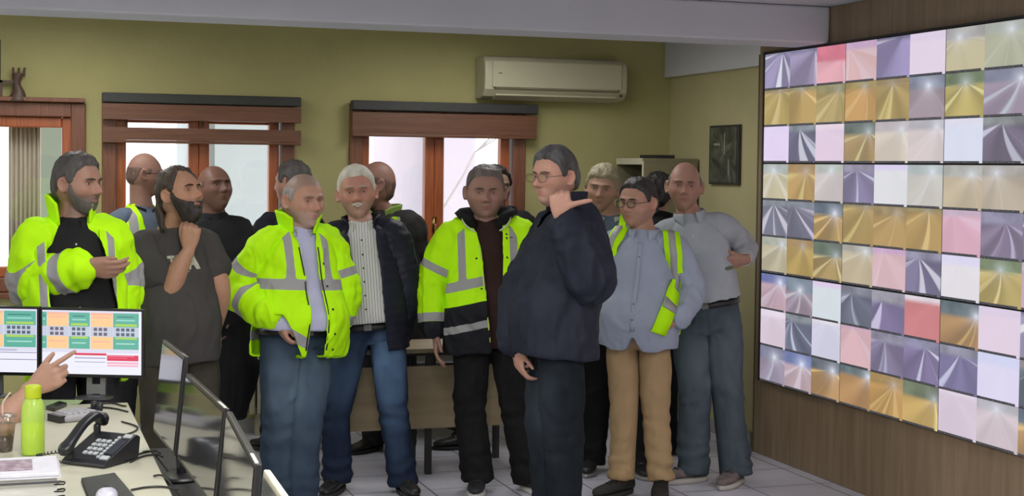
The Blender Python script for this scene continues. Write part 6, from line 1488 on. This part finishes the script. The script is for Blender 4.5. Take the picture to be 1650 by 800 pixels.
# ---- stack of ring binders and brochure
z0 = DZ+.001; xr0 = on(93, 775)[0]
t = empty('ring_binder', (xr0-.25, on_h(50, 768, DZ)[1]+.1, z0), 'white ring binder at the lower left corner, bottom of the stack', 'binder'); wm = mat('white_binder_cover', (.52, .52, .56), .5); pg = mat('paper_edges', (.48, .48, .46), .8, var=.15, stretch=(1, 1, 30))
yn, yf = on_h(50, 768, DZ+.09)[1], on_h(50, 736, DZ+.095)[1]
MB().box((xr0-.27, yn, z0), (xr0, yf, z0+.003)).box((xr0-.27, yn, z0+.080), (xr0, yf, z0+.083)).build('cover', wm, t); MB().box((xr0-.265, yn+.008, z0+.0035), (xr0-.012, yf-.01, z0+.0795)).build('pages', pg, t)
for zz in (.02, .04, .06): MB().tube([(xr0-.02, yn+.01, z0+zz), (xr0+.006, yn+.004, z0+zz), (xr0+.008, yn+.02, z0+zz+.004), (xr0-.01, yn+.03, z0+zz)], .0025, 8, 2).build('ring', blk, t, True)
MB().box((xr0-.27, yn-.003, z0+.066), (xr0-.0, yn-.0005, z0+.0725)).build('spine_edge', mat('dark_spine_line', (.05, .05, .06), .6), t)
o = MB().box((xr0-.27, yn+.01, z0+.0835), (xr0-.006, yf-.005, z0+.094)).build('notebook', mat('white_notebook_cover', (.55, .55, .60), .5)); bevel(o, .002); tag(o, 'white notebook lying on the ring binder in front of the green bottle', 'notebook')
xq = on_h(52, 748, z0+.094)[0]; o = MB().box((xq-.16, yn+.06, z0+.0943), (xq, yf-.05, z0+.0955)).build('printed_card', mat('purple_print', (.12, .06, .09), .5, var=.6, scale=40, col2=(.40, .32, .38))); tag(o, 'card with a dark purple picture on the white notebook', 'card')

# ---- cables
cab = mat('black_cable', (.015, .015, .015), .5)
def cable(pts, label, h=DZ, r=.0035):
    q = [on_h(x, y, h+r+.0008)+UP*(z_[0] if z_ else 0) for x, y, *z_ in pts]; o = MB().tube(q, r, 8, 6).build('cable', cab, None, True); tag(o, label, 'cable', 'cables on the desk')
cable([(150, 652), (180, 650), (196, 654), (203, 655)], 'thin black cable lying below the monitor stand at the far end of the desk')
cable([(135, 660), (160, 657), (185, 659), (206, 664)], 'black cable crossing the desk just behind the telephone handset')
cable([(196, 680), (214, 685), (222, 690), (214, 697), (190, 704)], 'black cable looping from the telephone towards the side monitors')
cable([(213, 736), (232, 730), (250, 727), (258, 731)], 'black cable curling on the desk right of the telephone')
cable([(210, 745), (230, 736), (252, 733), (262, 737)], 'second black cable right of the telephone, the lower of the two')
cable([(212, 790), (235, 786), (262, 785), (286, 789)], 'black cable at the bottom edge beside the dark folder')
for k, (y0, lab) in enumerate(((5.1, 'far'), (4.7, 'middle'), (4.3, 'near'))):
    q = [(XR-.03, y0, DZ+.005), (XR+.0, y0-.03, DZ+.006), (XR+.05, y0-.10, .69), (XR+.09, y0-.22, .686)]; o = MB().tube(q, .0035, 8, 6).build('cable', cab, None, True); tag(o, f'black cable dropping over the {lab} part of the desk edge to the shelf', 'cable', 'cables on the desk')

# ================================================================== the operator pointing at the screen
def man_o():
    p = Person('seated operator at the left edge, only a bare forearm and pointing hand in view', 7.0, (-147, 395), 96, 150, (-145, 463), (-168, 716),
               arms=dict(R=[(-22, 712, -.1), (52, 626, .02)], L=[(-190, 660, .3), (-120, 650, .42)]), hpsi=140)
    hz = .50
    for sd, dx in (('L', -1), ('R', 1)):
        hj = p.hj[sd]; p.K[sd] = hj+unit(p.f*np.array([1, 1, 0]))*.42; p.K[sd][2] = hj[2]-.0; p.A[sd] = np.array([p.K[sd][0], p.K[sd][1], .085]); p.ft[sd] = 150
    p.body((.43, .25, .18), hands=dict(R=dict(d=CR*.86+UP*.50, t=UP*.86-CR*.5, curls=[(6, 6, 4), (62, 85, 50), (66, 88, 50), (70, 88, 50)], spread=2, thumb=(30, 5, 10), k=1.15)), limbr=1.3)
    p.face(); p.hair(hair_mat('dark_brown_hair', (.030, .022, .018), (.085, .065, .052)))
    p.top('t_shirt', cloth('navy_jersey', (.02, .025, .05)), .014, .04, belly=.04, sleeves=.5, seed=201)
    k_ = cloth('charcoal_trouser_cloth', (.02, .02, .024)); mb = MB(); v, f = loft([(p.P+p.up*.1, p.l*.155, p.f*.115), (p.P, p.l*.175, p.f*.125), (p.P-p.up*.06, p.l*.16, p.f*.115)], 28, 3); mb.add(v, f)
    for sd in 'LR': v, f = tube_mesh([p.hj[sd], p.hj[sd]*.5+p.K[sd]*.5, p.K[sd], p.K[sd]*.4+p.A[sd]*.6, p.A[sd]], [.095, .088, .072, .068, .066], 20, 5); mb.add(v, f)
    p.finish('trousers', mb.v, mb.f, k_, .01, 3, .004, seed=8); p.shoes(black_shoe, dark_sole)
    office_chair((p.P[0], p.P[1], 0), math.degrees(math.atan2(p.f[1], p.f[0])), 'black office chair of the seated operator, outside the left edge', .98, p.P[2]-.16)
man_o()
